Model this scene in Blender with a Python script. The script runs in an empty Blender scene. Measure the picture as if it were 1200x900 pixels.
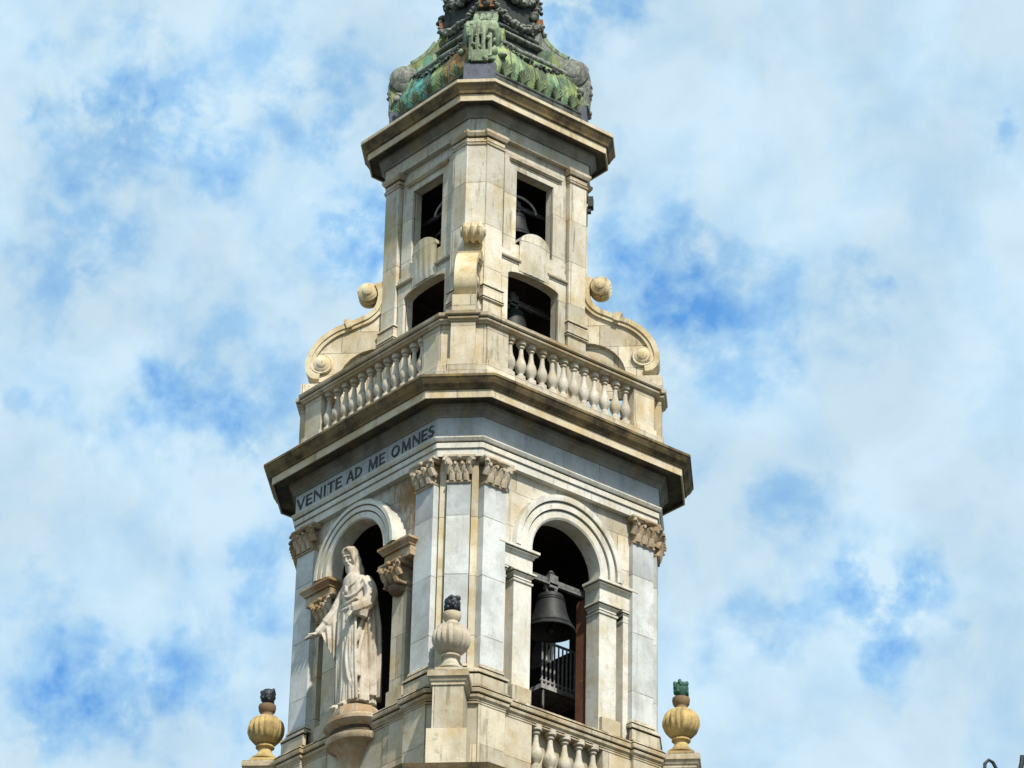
import bpy, bmesh, math, random
from mathutils import Vector, Matrix, noise
from mathutils.geometry import tessellate_polygon

R = math.radians
PI = math.pi
random.seed(7)
S = bpy.context.scene
COL = S.collection

# ------------------------------------------------------------------ camera
ZB = 43.2                      # height of the frieze foot above the ground; tower axis = world z axis
cam_d = bpy.data.cameras.new('camera')
cam = bpy.data.objects.new('camera', cam_d)
COL.objects.link(cam)
FW = Vector((-0.67802, 0.55567, 0.48101)).normalized()
RT = Vector((0.64227, 0.76622, 0.02002))
UPV = RT.cross(FW).normalized()
RT = FW.cross(UPV).normalized()
cam.matrix_world = Matrix(((RT.x, UPV.x, -FW.x, 64.737), (RT.y, UPV.y, -FW.y, -52.063), (RT.z, UPV.z, -FW.z, ZB - 41.604), (0, 0, 0, 1)))
cam_d.sensor_width = 36
cam_d.lens = 36 * 4346.6 / 1200
cam_d.clip_start = 0.5
cam_d.clip_end = 5000
S.camera = cam

# ------------------------------------------------------------------ sun, sky, exposure
SUN_AZ, SUN_EL = -15.0, 50.0   # azimuth counted from +x towards +y, degrees
sd = Vector((math.cos(R(SUN_AZ)) * math.cos(R(SUN_EL)), math.sin(R(SUN_AZ)) * math.cos(R(SUN_EL)), math.sin(R(SUN_EL))))
sun_d = bpy.data.lights.new('sun', 'SUN')
sun_d.energy = 4.7
sun_d.angle = R(1.2)
sun_d.color = (1.0, 0.94, 0.84)
sun = bpy.data.objects.new('sun', sun_d)
sun.rotation_euler = sd.to_track_quat('Z', 'Y').to_euler()
COL.objects.link(sun)
S.view_settings.view_transform = 'Standard'
S.view_settings.look = 'None'
S.view_settings.exposure = 0.34
S.view_settings.gamma = 1.0
S.view_settings.use_curve_mapping = False

SKY_CLOUD = (5.3, 6.85, 7.8)
SKY_HAZE = (3.1, 5.25, 7.45)
SKY_BLUE = (.98, 3.05, 6.7)
def px_dir(px, py):            # a direction of the sky, from the photograph's 1200 x 900 frame
    return (FW + RT * ((px - 600) / 4346.6) + UPV * ((450 - py) / 4346.6)).normalized()
W = bpy.data.worlds.new('World')
S.world = W
W.use_nodes = True
wt = W.node_tree
wt.nodes.clear()
def wn(t, **k):
    n = wt.nodes.new(t)
    for a, v in k.items(): setattr(n, a, v)
    return n
wl = wt.links.new
wout = wn('ShaderNodeOutputWorld'); wbg = wn('ShaderNodeBackground')
wbg.inputs['Strength'].default_value = 0.1
wl(wbg.outputs[0], wout.inputs['Surface'])
wsky = wn('ShaderNodeTexSky', sky_type='NISHITA', sun_disc=False)
wsky.sun_elevation = R(SUN_EL); wsky.sun_rotation = R(90 - SUN_AZ)
wtc = wn('ShaderNodeTexCoord')
def wmath(op, a, b=None, c=None, clamp=False):
    n = wn('ShaderNodeMath', operation=op, use_clamp=clamp)
    for i, v in enumerate((a, b, c)):
        if v is None: continue
        if isinstance(v, (int, float)): n.inputs[i].default_value = v
        else: wl(v, n.inputs[i])
    return n.outputs[0]
def wnoise(scale, detail, rough, off=(0, 0, 0), dist=0.0):
    mp = wn('ShaderNodeMapping'); mp.inputs['Location'].default_value = off
    wl(wtc.outputs['Generated'], mp.inputs['Vector'])
    n = wn('ShaderNodeTexNoise'); n.inputs['Scale'].default_value = scale
    n.inputs['Detail'].default_value = detail; n.inputs['Roughness'].default_value = rough
    n.inputs['Distortion'].default_value = dist
    wl(mp.outputs[0], n.inputs['Vector'])
    return n.outputs['Fac']
# openings of blue between the clouds: direction of each, angular radius in photo pixels, strength
HOLES = [(190, 140, 70, .85), (120, 155, 70, .5), (90, 310, 62, .6), (300, 140, 70, .35), (420, 100, 60, .55), (428, 268, 48, 1.1), (415, 290, 60, .5), (235, 400, 80, .55),
         (200, 450, 45, .7), (300, 505, 55, .6), (95, 505, 50, .4), (780, 320, 75, 1.0), (735, 330, 50, .6), (880, 370, 75, .6), (1000, 390, 50, .35),
         (850, 420, 60, .35), (140, 805, 70, .85), (60, 800, 60, .5), (230, 770, 70, .35), (310, 700, 50, .65), (330, 640, 45, .4), (1055, 745, 60, .8), (1020, 700, 45, .5), (860, 735, 60, .5),
         (960, 710, 60, .45), (940, 590, 60, .5), (1190, 165, 40, .7), (660, 10, 60, 1.0), (720, -10, 50, .6), (1040, 660, 60, .35), (20, 470, 30, .4), (480, 20, 50, .25),
         (50, 60, 45, .35), (140, 45, 50, .3), (320, 50, 55, .4), (380, 160, 50, .5), (270, 205, 45, .5), (330, 290, 50, .3), (385, 345, 40, .3), (150, 265, 45, .4), (30, 240, 45, .35), (60, 390, 45, .3),
         (160, 520, 40, .3), (255, 480, 40, .5), (340, 430, 40, .4), (60, 150, 45, .4), (215, 60, 50, .35), (40, 690, 50, .35), (280, 840, 50, .35), (190, 660, 40, .25), (1000, 330, 35, .35), (820, 560, 40, .3), (1100, 690, 45, .4), (900, 860, 50, .2), (720, 220, 45, .35), (740, 430, 45, .4)]
wwn = wn('ShaderNodeTexNoise'); wwn.inputs['Scale'].default_value = 55; wwn.inputs['Detail'].default_value = 4; wwn.inputs['Roughness'].default_value = .5
wl(wtc.outputs['Generated'], wwn.inputs['Vector'])
wsub = wn('ShaderNodeVectorMath', operation='SUBTRACT'); wsub.inputs[1].default_value = (.5, .5, .5); wl(wwn.outputs['Color'], wsub.inputs[0])
wscl = wn('ShaderNodeVectorMath', operation='SCALE'); wscl.inputs['Scale'].default_value = .045; wl(wsub.outputs[0], wscl.inputs[0])
wwarp = wn('ShaderNodeVectorMath', operation='ADD'); wl(wtc.outputs['Generated'], wwarp.inputs[0]); wl(wscl.outputs[0], wwarp.inputs[1])
acc = None
for (hx, hy, hr, hs) in HOLES:
    d = px_dir(hx, hy)
    vm = wn('ShaderNodeVectorMath', operation='DISTANCE')
    vm.inputs[1].default_value = d
    wl(wwarp.outputs[0], vm.inputs[0])
    mr = wn('ShaderNodeMapRange', interpolation_type='SMOOTHERSTEP')
    mr.inputs['From Min'].default_value = 0; mr.inputs['From Max'].default_value = 1.75 * hr / 4346.6
    mr.inputs['To Min'].default_value = hs; mr.inputs['To Max'].default_value = 0
    wl(vm.outputs['Value'], mr.inputs['Value'])
    acc = mr.outputs[0] if acc is None else wmath('ADD', acc, mr.outputs[0])
acc = wmath('MINIMUM', acc, 1.0)
n1 = wnoise(46, 6, .58, (3.1, 1.7, .4), .3)
n2 = wnoise(125, 5, .58, (1.3, 7.7, 2.4), .3)
n3 = wnoise(14, 5, .55, (5.3, 2.2, 8.1))
# local openings broken up by two sizes of noise, and a general scatter of thin places
f = wmath('ADD', wmath('MULTIPLY', wmath('SUBTRACT', n1, .5), 2.6), wmath('MULTIPLY', wmath('SUBTRACT', n2, .5), 1.3))
holes = wmath('MULTIPLY', acc, wmath('ADD', .5, f, clamp=True))
holes = wmath('MULTIPLY', holes, 1.1)
thin = wmath('MULTIPLY', wmath('ADD', wmath('MULTIPLY', wmath('SUBTRACT', n1, .5), 1.6), wmath('MULTIPLY', wmath('SUBTRACT', n3, .42), 1.5), clamp=True), .45)
blue = wmath('MAXIMUM', holes, wmath('MULTIPLY', thin, .8), clamp=True)
ramp = wn('ShaderNodeValToRGB')
e = ramp.color_ramp
e.elements[0].position = 0.0; e.elements[0].color = (*[c / 10 for c in SKY_CLOUD], 1)
e.elements[1].position = 1.0; e.elements[1].color = (*[c / 10 for c in SKY_BLUE], 1)
k = e.elements.new(.33); k.color = (*[c / 10 for c in SKY_HAZE], 1)
wl(blue, ramp.inputs[0])
rsc = wn('ShaderNodeVectorMath', operation='SCALE'); rsc.inputs['Scale'].default_value = 10
wl(ramp.outputs[0], rsc.inputs[0])
n4 = wnoise(24, 6, .55, (8.8, 1.2, 3.3), .4)
shade = wn('ShaderNodeMapRange', interpolation_type='SMOOTHSTEP'); wl(n4, shade.inputs['Value'])
shade.inputs['From Min'].default_value = .36; shade.inputs['From Max'].default_value = .64; shade.inputs['To Min'].default_value = .94; shade.inputs['To Max'].default_value = 1.05
rs2 = wn('ShaderNodeVectorMath', operation='SCALE'); wl(rsc.outputs[0], rs2.inputs[0]); wl(shade.outputs[0], rs2.inputs['Scale'])
mixw = wn('ShaderNodeMix', data_type='RGBA')
mixw.inputs['Factor'].default_value = 0.9
wl(wsky.outputs[0], mixw.inputs['A']); wl(rs2.outputs[0], mixw.inputs['B'])
wl(mixw.outputs['Result'], wbg.inputs['Color'])

# ------------------------------------------------------------------ materials
def mat(name):
    m = bpy.data.materials.new(name); m.use_nodes = True
    nt = m.node_tree
    return m, nt, nt.nodes['Principled BSDF']
class G:                       # tiny node helper
    def __init__(s, nt): s.nt = nt
    def n(s, t, **k):
        x = s.nt.nodes.new(t)
        for a, v in k.items(): setattr(x, a, v)
        return x
    def l(s, a, b): s.nt.links.new(a, b)
    def math(s, op, a, b=None, clamp=False):
        n = s.n('ShaderNodeMath', operation=op, use_clamp=clamp)
        for i, v in enumerate((a, b)):
            if v is None: continue
            if isinstance(v, (int, float)): n.inputs[i].default_value = v
            else: s.l(v, n.inputs[i])
        return n.outputs[0]
    def noise(s, vec, scale, detail=5, rough=.6, sc=(1, 1, 1), off=(0, 0, 0), dist=0):
        mp = s.n('ShaderNodeMapping'); mp.inputs['Scale'].default_value = sc; mp.inputs['Location'].default_value = off
        s.l(vec, mp.inputs['Vector'])
        n = s.n('ShaderNodeTexNoise'); n.inputs['Scale'].default_value = scale; n.inputs['Detail'].default_value = detail
        n.inputs['Roughness'].default_value = rough; n.inputs['Distortion'].default_value = dist
        s.l(mp.outputs[0], n.inputs['Vector'])
        return n.outputs['Fac']
    def step(s, v, lo, hi, a=0., b=1.):
        n = s.n('ShaderNodeMapRange', interpolation_type='SMOOTHSTEP')
        s.l(v, n.inputs['Value'])
        n.inputs['From Min'].default_value = lo; n.inputs['From Max'].default_value = hi
        n.inputs['To Min'].default_value = a; n.inputs['To Max'].default_value = b
        return n.outputs[0]
    def mix(s, fac, a, b, mode='MIX'):
        n = s.n('ShaderNodeMix', data_type='RGBA', blend_type=mode)
        for sock, v in (('Factor', fac), ('A', a), ('B', b)):
            if isinstance(v, (int, float)): n.inputs[sock].default_value = v
            elif isinstance(v, tuple): n.inputs[sock].default_value = (*v, 1)
            else: s.l(v, n.inputs[sock])
        return n.outputs['Result']

def stone(name, base, alt, warm, joints=None, streak=.5, streak_col=(.16, .115, .06), lichen=.6, lichen_col=(.06, .05, .035), patch=None, bump=.25, rough=.85, spots=.35, vein=0., warm_amt=.6, rand=False):
    m, nt, b = mat(name); g = G(nt)
    tc = g.n('ShaderNodeTexCoord'); geo = g.n('ShaderNodeNewGeometry')
    vec = tc.outputs['Object']
    if rand:                    # copies of one mesh get their own weathering
        oi = g.n('ShaderNodeObjectInfo')
        cb = g.n('ShaderNodeCombineXYZ')
        for i in range(3): g.l(g.math('MULTIPLY', oi.outputs['Random'], 37.0 + 11 * i), cb.inputs[i])
        ad = g.n('ShaderNodeVectorMath', operation='ADD'); g.l(vec, ad.inputs[0]); g.l(cb.outputs[0], ad.inputs[1]); vec = ad.outputs[0]
    c = g.mix(g.step(g.noise(vec, 1.1, 7, .66), .40, .62), base, alt)
    c = g.mix(g.math('MULTIPLY', g.step(g.noise(vec, 1.4, 6, .65, off=(4, 9, 2)), .47, .68), warm_amt), c, warm)
    # rain streaks running down the face
    st = g.step(g.noise(vec, 3.2, 5, .6, sc=(1, 1, .13), off=(1, 5, 0)), .52, .74)
    st = g.math('MULTIPLY', st, g.step(g.noise(vec, .8, 4, .6, off=(7, 3, 1)), .38, .66))
    c = g.mix(g.math('MULTIPLY', st, min(1., streak * 1.25)), c, streak_col)
    s2 = g.step(g.noise(vec, 8.5, 5, .62, sc=(1, 1, .07), off=(6, 2, 0)), .56, .66)
    s2 = g.math('MULTIPLY', s2, g.step(g.noise(vec, 1.3, 5, .6, off=(2, 6, 5)), .42, .6))
    c = g.mix(g.math('MULTIPLY', s2, min(.8, streak * 1.1)), c, (.15, .125, .085))
    gr = g.step(g.noise(vec, 4.6, 9, .74, off=(9, 9, 3)), .565, .64)
    c = g.mix(g.math('MULTIPLY', gr, .55 * streak + .1), c, (.17, .145, .10))
    # broad ochre washes
    ow = g.math('MULTIPLY', g.step(g.noise(vec, 1.9, 6, .65, sc=(1, 1, .35), off=(3, 1, 8)), .5, .68), warm_amt * .75)
    c = g.mix(ow, c, tuple(a * .8 + b * .2 for a, b in zip(warm, (.30, .21, .08))))
    # fine speckle
    sp = g.step(g.noise(vec, 22, 6, .7, off=(2, 2, 9)), .5, .78)
    c = g.mix(g.math('MULTIPLY', sp, spots), c, tuple(x * .42 for x in base))
    if vein:
        vn = g.noise(vec, 1.7, 8, .68, off=(3, 3, 3), dist=1.2)
        v2 = g.math('ABSOLUTE', g.math('SUBTRACT', vn, .5))
        c = g.mix(g.math('MULTIPLY', g.step(v2, .0, .022, 1., 0.), vein), c, tuple(x * .5 for x in base))
    h = g.noise(vec, 16, 8, .7)
    if joints:
        sx = g.n('ShaderNodeSeparateXYZ'); g.l(tc.outputs['Object'], sx.inputs[0])
        sn = g.n('ShaderNodeSeparateXYZ'); g.l(geo.outputs['True Normal'], sn.inputs[0])
        hx = g.math('ADD', g.math('MULTIPLY', sx.outputs[0], g.math('ABSOLUTE', sn.outputs[1])), g.math('MULTIPLY', sx.outputs[1], g.math('ABSOLUTE', sn.outputs[0])))
        cb = g.n('ShaderNodeCombineXYZ'); g.l(hx, cb.inputs[0]); g.l(sx.outputs[2], cb.inputs[1])
        br = g.n('ShaderNodeTexBrick'); br.inputs['Scale'].default_value = 1
        br.inputs['Brick Width'].default_value = joints[0]; br.inputs['Row Height'].default_value = joints[1]
        br.inputs['Mortar Size'].default_value = .013; br.inputs['Mortar Smooth'].default_value = .4
        br.inputs['Color1'].default_value = (.70, .70, .70, 1); br.inputs['Color2'].default_value = (1.14, 1.12, 1.08, 1); br.inputs['Mortar'].default_value = (1, 1, 1, 1)
        mp = g.n('ShaderNodeMapping'); mp.inputs['Location'].default_value = (.31, joints[2] if len(joints) > 2 else .2, 0)
        g.l(cb.outputs[0], mp.inputs['Vector']); g.l(mp.outputs[0], br.inputs['Vector'])
        c = g.mix(.85, c, br.outputs['Color'], 'MULTIPLY')
        jf = g.math('MULTIPLY', br.outputs['Fac'], g.step(g.noise(vec, 2.2, 4, .6, off=(8, 1, 1)), .3, .62, .25, .85))
        c = g.mix(jf, c, (.13, .10, .065))
        h = g.math('SUBTRACT', h, g.math('MULTIPLY', br.outputs['Fac'], .6))
    if patch:                    # rust / damp patch of its own place: (centre, radius, colour, amount)
        for (pc, pr, pcol, pa) in patch:
            vd = g.n('ShaderNodeVectorMath', operation='DISTANCE'); vd.inputs[1].default_value = pc
            g.l(tc.outputs['Object'], vd.inputs[0])
            q = g.math('ADD', vd.outputs['Value'], g.math('MULTIPLY', g.math('SUBTRACT', g.noise(vec, 2.6, 6, .7, sc=(1, 1, .5), off=(2, 8, 4)), .5), pr * 2.4))
            c = g.mix(g.math('MULTIPLY', g.step(q, pr * .3, pr, 1., 0.), pa), c, pcol)
    if lichen:                   # lichen and soot settle on what faces up
        sn2 = g.n('ShaderNodeSeparateXYZ'); g.l(geo.outputs['Normal'], sn2.inputs[0])
        up = g.step(sn2.outputs[2], .15, .75)
        lf = g.math('MULTIPLY', up, g.step(g.noise(vec, 3.1, 6, .7, off=(9, 2, 7)), .34, .6))
        c = g.mix(g.math('MULTIPLY', lf, lichen), c, lichen_col)
    g.l(c, b.inputs['Base Color'])
    b.inputs['Roughness'].default_value = rough
    b.inputs['Specular IOR Level'].default_value = .25
    bp = g.n('ShaderNodeBump'); bp.inputs['Strength'].default_value = bump; bp.inputs['Distance'].default_value = .03
    g.l(h, bp.inputs['Height']); g.l(bp.outputs[0], b.inputs['Normal'])
    return m

CREAM = (.60, .54, .42); CREAM2 = (.47, .41, .30); WARM = (.46, .33, .14); GREY = (.46, .47, .455); PALE = (.66, .64, .58)
M = {}
M['wall'] = stone('wall_stone', (.62, .59, .51), (.50, .46, .37), WARM, joints=(1.3, .92, .1), streak=.5, warm_amt=.4,
                  patch=[((2.0, -3.35, -1.2), 1.15, (.24, .12, .035), .9), ((1.9, -3.3, -3.5), .7, (.24, .13, .05), .5), ((3.35, 2.0, -4.0), .5, (.3, .2, .08), .3)])
M['marble'] = stone('grey_marble', (.57, .595, .60), (.43, .45, .445), (.47, .45, .36), joints=(60., 1.55, .5), streak=.22, vein=.25, warm_amt=.3, spots=.22, bump=.12)
M['yellow'] = stone('yellow_limestone', (.60, .56, .45), (.52, .45, .30), (.42, .31, .13), joints=(60., 1.55, .5), streak=.5)
M['frieze'] = stone('frieze_marble', (.56, .59, .61), (.42, .45, .47), (.50, .48, .42), joints=(2.4, 3.0, .9), streak=.25, vein=.2, warm_amt=.3, bump=.12)
M['cream'] = stone('cream_limestone', CREAM, (.48, .43, .33), WARM, joints=(1.6, 1.1, .25), streak=.5)
M['upper'] = stone('upper_stone', (.64, .60, .51), (.53, .49, .40), (.47, .37, .18), joints=(1.5, 1.25, .35), streak=.6, vein=.2, patch=[((.3, -2.1, 7.0), .7, (.44, .37, .17), .6), ((-1.7, -1.8, 8.2), 1.0, (.40, .32, .13), .7), ((2.0, 1.5, 5.2), .6, (.4, .32, .16), .6)])
M['pale'] = stone('pale_limestone', PALE, (.54, .52, .45), (.5, .42, .26), streak=.35)
M['mould'] = stone('weathered_moulding', (.54, .47, .35), (.36, .29, .19), (.38, .25, .09), streak=.7, lichen=.85, spots=.5)
M['dark_mould'] = stone('lichen_moulding', (.19, .135, .07), (.055, .042, .026), (.36, .25, .09), streak=.5, lichen=.8, spots=.7, warm_amt=.5)
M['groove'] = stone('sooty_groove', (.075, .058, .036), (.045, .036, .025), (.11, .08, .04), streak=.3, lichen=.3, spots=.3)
M['corona'] = stone('corona_stone', (.60, .52, .38), (.47, .39, .26), (.46, .31, .10), streak=.55, lichen=.9)
M['bed'] = stone('shade_toned_bed_moulding', (.27, .265, .24), (.16, .15, .125), (.26, .20, .11), streak=.4, spots=.5)  # grey stone darkened: the cornice's shade is put into its colour
M['soffit'] = stone('shade_toned_soffit', (.10, .09, .07), (.055, .05, .04), (.22, .18, .11), streak=.5, spots=.5)  # near-black underside: deep shade beneath the corona painted as stone colour
M['capital'] = stone('capital_stone', (.50, .435, .335), (.38, .31, .21), (.33, .2, .09), streak=.4, spots=.5, bump=.5)
M['rust_capital'] = stone('stained_capital_stone', (.44, .36, .25), (.26, .18, .10), (.36, .17, .05), streak=.5, spots=.55, bump=.6)
M['carved'] = stone('carved_stained_stone', (.50, .43, .32), (.32, .24, .15), (.38, .22, .08), streak=.5, spots=.55, bump=.6, patch=[((1.4, -3.6, -3.5), .42, (.09, .06, .04), .8)])
M['scroll'] = stone('scroll_stone', (.62, .56, .44), (.50, .44, .32), (.48, .34, .13), streak=.7, joints=(.95, .62, .1), lichen=.35, lichen_col=(.45, .33, .10))
M['scroll_rim'] = stone('yellowed_scroll_rim', (.63, .555, .39), (.54, .45, .27), (.40, .25, .07), streak=.6, lichen=.3, lichen_col=(.3, .2, .06), spots=.5)
M['baluster'] = stone('baluster_stone', (.56, .52, .44), (.42, .385, .31), (.40, .31, .16), streak=.5, spots=.6, rand=True)
M['urn'] = stone('urn_stone', (.52, .46, .36), (.45, .39, .29), (.42, .32, .18), streak=.4, spots=.5, bump=.4)
M['urn_neck'] = stone('sooty_urn_neck', (.20, .13, .075), (.11, .07, .045), (.3, .2, .09), streak=.4, spots=.5)
M['urn_yellow'] = stone('yellow_urn_stone', (.57, .42, .17), (.37, .26, .11), (.10, .075, .055), streak=.5, spots=.5, bump=.4)
M['statue'] = stone('statue_marble', (.60, .555, .47), (.48, .425, .34), (.40, .29, .18), streak=.75, streak_col=(.2, .13, .07), lichen=.25, spots=.4, bump=.35)
M['corbel'] = stone('corbel_stone', (.54, .47, .35), (.36, .27, .17), (.34, .17, .06), streak=.6, lichen=.6, spots=.5)

def brick(name, c1, c2, mort):
    m, nt, b = mat(name); g = G(nt)
    tc = g.n('ShaderNodeTexCoord'); geo = g.n('ShaderNodeNewGeometry')
    sx = g.n('ShaderNodeSeparateXYZ'); g.l(tc.outputs['Object'], sx.inputs[0])
    cb = g.n('ShaderNodeCombineXYZ'); g.l(g.math('ADD', sx.outputs[0], sx.outputs[1]), cb.inputs[0]); g.l(sx.outputs[2], cb.inputs[1])
    br = g.n('ShaderNodeTexBrick'); br.inputs['Scale'].default_value = 1; br.inputs['Brick Width'].default_value = .28; br.inputs['Row Height'].default_value = .085
    br.inputs['Mortar Size'].default_value = .008
    br.inputs['Color1'].default_value = (*c1, 1); br.inputs['Color2'].default_value = (*c2, 1); br.inputs['Mortar'].default_value = (*mort, 1)
    g.l(cb.outputs[0], br.inputs['Vector'])
    c = g.mix(g.step(g.noise(tc.outputs['Object'], 2.5, 6, .7), .4, .7, 0, .6), br.outputs['Color'], tuple(x * .45 for x in c1))
    c = g.mix(g.step(g.noise(tc.outputs['Object'], 14, 6, .7), .62, .72, 0, .8), c, (.42, .38, .33))
    g.l(c, b.inputs['Base Color']); b.inputs['Roughness'].default_value = .95
    return m
M['brick'] = brick('red_brick', (.22, .075, .032), (.16, .055, .025), (.12, .07, .045))
M['dark_brick'] = brick('shade_toned_brick', (.035, .022, .016), (.025, .018, .013), (.03, .024, .02))  # inner brick: darkness of the tower's inside painted into the colour

def plain(name, col, col2, rough=.6, metal=0., scale=6, bump=.2, streaks=None, rand=False):
    m, nt, b = mat(name); g = G(nt)
    tc = g.n('ShaderNodeTexCoord')
    vec = tc.outputs['Object']
    c = g.mix(g.step(g.noise(vec, scale, 7, .68), .38, .64), col, col2)
    if streaks:
        c = g.mix(g.math('MULTIPLY', g.step(g.noise(vec, scale * .8, 5, .6, sc=(1, 1, .12), off=(4, 4, 4)), .48, .66), .8), c, streaks)
    g.l(c, b.inputs['Base Color']); b.inputs['Roughness'].default_value = rough; b.inputs['Metallic'].default_value = metal
    bp = g.n('ShaderNodeBump'); bp.inputs['Strength'].default_value = bump; bp.inputs['Distance'].default_value = .03
    g.l(g.noise(vec, scale * 3, 7, .7), bp.inputs['Height']); g.l(bp.outputs[0], b.inputs['Normal'])
    return m
M['bronze'] = plain('dark_bronze', (.02, .021, .02), (.011, .012, .012), .6, .35, 5, .15, streaks=(.045, .05, .046))
M['pale_iron'] = plain('pale_painted_iron', (.42, .42, .41), (.26, .25, .24), .6, .1, 8)
M['iron'] = plain('grey_iron', (.20, .20, .195), (.11, .105, .10), .6, .3, 8)
M['black_iron'] = plain('black_iron', (.012, .016, .02), (.02, .026, .03), .5, .4, 20)
M['letter'] = plain('worn_bronze_letter', (.028, .03, .03), (.085, .09, .09), .7, .1, 2.6)
M['lead'] = plain('lead_sheet', (.085, .095, .125), (.05, .055, .075), .6, .2, 4)
M['bud_black'] = plain('blackened_bronze', (.018, .022, .028), (.03, .036, .04), .55, .4, 14)
M['bud_green'] = plain('green_bronze', (.045, .13, .085), (.02, .06, .045), .7, .2, 14)
M['cop_dark'] = plain('tarnished_copper', (.028, .036, .026), (.095, .105, .085), .65, .2, 4.5, .5, streaks=(.012, .014, .012))
M['cop_light'] = plain('pale_verdigris', (.27, .33, .21), (.13, .17, .10), .75, .1, 4, .5, streaks=(.05, .06, .04))
M['cop_black'] = plain('black_copper', (.012, .015, .014), (.03, .036, .03), .6, .3, 5, .5)
M['cop_mid'] = plain('olive_copper', (.085, .125, .055), (.16, .21, .11), .75, .1, 5, .5, streaks=(.035, .045, .03))
M['cop_yellow'] = plain('yellow_green_copper', (.22, .25, .075), (.12, .15, .06), .75, .1, 3, .5, streaks=(.05, .06, .035))
M['cop_rust'] = plain('rusty_copper', (.30, .11, .035), (.16, .07, .03), .8, .1, 6, .4)
M['cop_grey'] = plain('grey_green_copper', (.24, .25, .215), (.09, .105, .08), .7, .1, 7, .6, streaks=(.045, .05, .04))
M['ground'] = plain('dark_ground', (.055, .055, .05), (.04, .045, .035), .9, 0, .3)
M['shaft'] = stone('shaft_stone', CREAM, CREAM2, WARM, joints=(1.6, .9, 0))

def copper_panel():             # green sheets with turquoise, lime and ochre runs
    m, nt, b = mat('streaked_verdigris'); g = G(nt)
    tc = g.n('ShaderNodeTexCoord'); vec = tc.outputs['Object']
    c = g.mix(g.step(g.noise(vec, 1.1, 4, .55, sc=(1, 1, .45), off=(.5, 0, 0)), .42, .58), (.085, .20, .12), (.20, .26, .07))
    c = g.mix(g.math('MULTIPLY', g.step(g.noise(vec, 3.2, 5, .6, sc=(1, 1, .16), off=(3, 1, 0)), .52, .66), .8), c, (.33, .40, .19))
    c = g.mix(g.math('MULTIPLY', g.step(g.noise(vec, 4.2, 5, .65, sc=(1, 1, .2), off=(7, 7, 1)), .56, .7), .8), c, (.05, .075, .045))
    for (pc, pr, pcol, pa) in (((.95, -1.75, 12.6), .85, (.40, .17, .02), .95), ((-.7, -1.9, 12.1), .95, (.10, .40, .34), .9), ((1.9, -1.2, 12.9), .7, (.36, .42, .16), .8)):
        vd = g.n('ShaderNodeVectorMath', operation='DISTANCE'); vd.inputs[1].default_value = pc
        mp = g.n('ShaderNodeMapping'); mp.inputs['Scale'].default_value = (1, 1, .55); g.l(vec, mp.inputs['Vector'])
        vd.inputs[1].default_value = (pc[0], pc[1], pc[2] * .55)
        g.l(mp.outputs[0], vd.inputs[0])
        q = g.math('ADD', vd.outputs['Value'], g.math('MULTIPLY', g.math('SUBTRACT', g.noise(vec, 2.5, 6, .65, sc=(1, 1, .4)), .5), pr * 1.8))
        c = g.mix(g.math('MULTIPLY', g.step(q, pr * .35, pr, 1., 0.), pa), c, pcol)
    c = g.mix(g.step(g.noise(vec, 2.1, 7, .72, sc=(1, 1, .5), off=(11, 3, 6)), .46, .58, 0, .9), c, (.045, .06, .04))
    c = g.mix(g.step(g.noise(vec, 5.5, 5, .6, sc=(1, 1, .12), off=(1, 13, 6)), .56, .66, 0, .55), c, (.03, .04, .03))
    c = g.mix(g.step(g.noise(vec, 7, 6, .7), .52, .68, 0, .75), c, (.06, .08, .05))
    g.l(c, b.inputs['Base Color']); b.inputs['Roughness'].default_value = .75
    bp = g.n('ShaderNodeBump'); bp.inputs['Strength'].default_value = .3; bp.inputs['Distance'].default_value = .03
    g.l(g.noise(vec, 12, 7, .7), bp.inputs['Height']); g.l(bp.outputs[0], b.inputs['Normal'])
    return m
M['copper'] = copper_panel()

# ------------------------------------------------------------------ object helpers
def obj(name, bm, material, parent=None, smooth=False, loc=None):
    me = bpy.data.meshes.new(name)
    bmesh.ops.remove_doubles(bm, verts=bm.verts, dist=1e-5)
    bmesh.ops.recalc_face_normals(bm, faces=bm.faces)
    bm.to_mesh(me); bm.free()
    ms = material if isinstance(material, (list, tuple)) else [material]
    for m in ms: me.materials.append(m)
    if smooth:
        for p in me.polygons: p.use_smooth = True
        me.set_sharp_from_angle(angle=R(40 if smooth is True else smooth))
    o = bpy.data.objects.new(name, me); COL.objects.link(o)
    if parent is not None: o.parent = parent
    if loc: o.location = loc
    return o
def thing(name, label, cat, loc=(0, 0, 0), rotz=0, group=None):
    o = bpy.data.objects.new(name, None); COL.objects.link(o)
    o.empty_display_size = .3
    o.location = loc; o.rotation_euler = (0, 0, rotz); o['label'] = label; o['category'] = cat
    if group: o['group'] = group
    return o
def dup(root, loc, rotz, label=None, parent=None):
    r = root.copy(); COL.objects.link(r); r.location = loc; r.rotation_euler = (0, 0, rotz)
    if parent is not None: r.parent = parent
    if label: r['label'] = label
    for ch in list(root.children):
        c = ch.copy(); COL.objects.link(c); c.parent = r
        for gch in list(ch.children):
            d = gch.copy(); COL.objects.link(d); d.parent = c
    return r
def fr(phi):                    # outward normal and rightward tangent of a face looking towards angle phi
    p = R(phi)
    return Vector((math.cos(p), math.sin(p), 0)), Vector((-math.sin(p), math.cos(p), 0))
def fp(phi, t, n, z):
    a, b = fr(phi)
    v = a * n + b * t; v.z = z
    return v
def box(bm, phi, t0, t1, n0, n1, z0, z1):
    v = [bm.verts.new(fp(phi, t, n, z)) for z in (z0, z1) for n in (n0, n1) for t in (t0, t1)]
    for q in ((0, 1, 3, 2), (4, 6, 7, 5), (0, 4, 5, 1), (2, 3, 7, 6), (0, 2, 6, 4), (1, 5, 7, 3)):
        bm.faces.new([v[i] for i in q])
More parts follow.
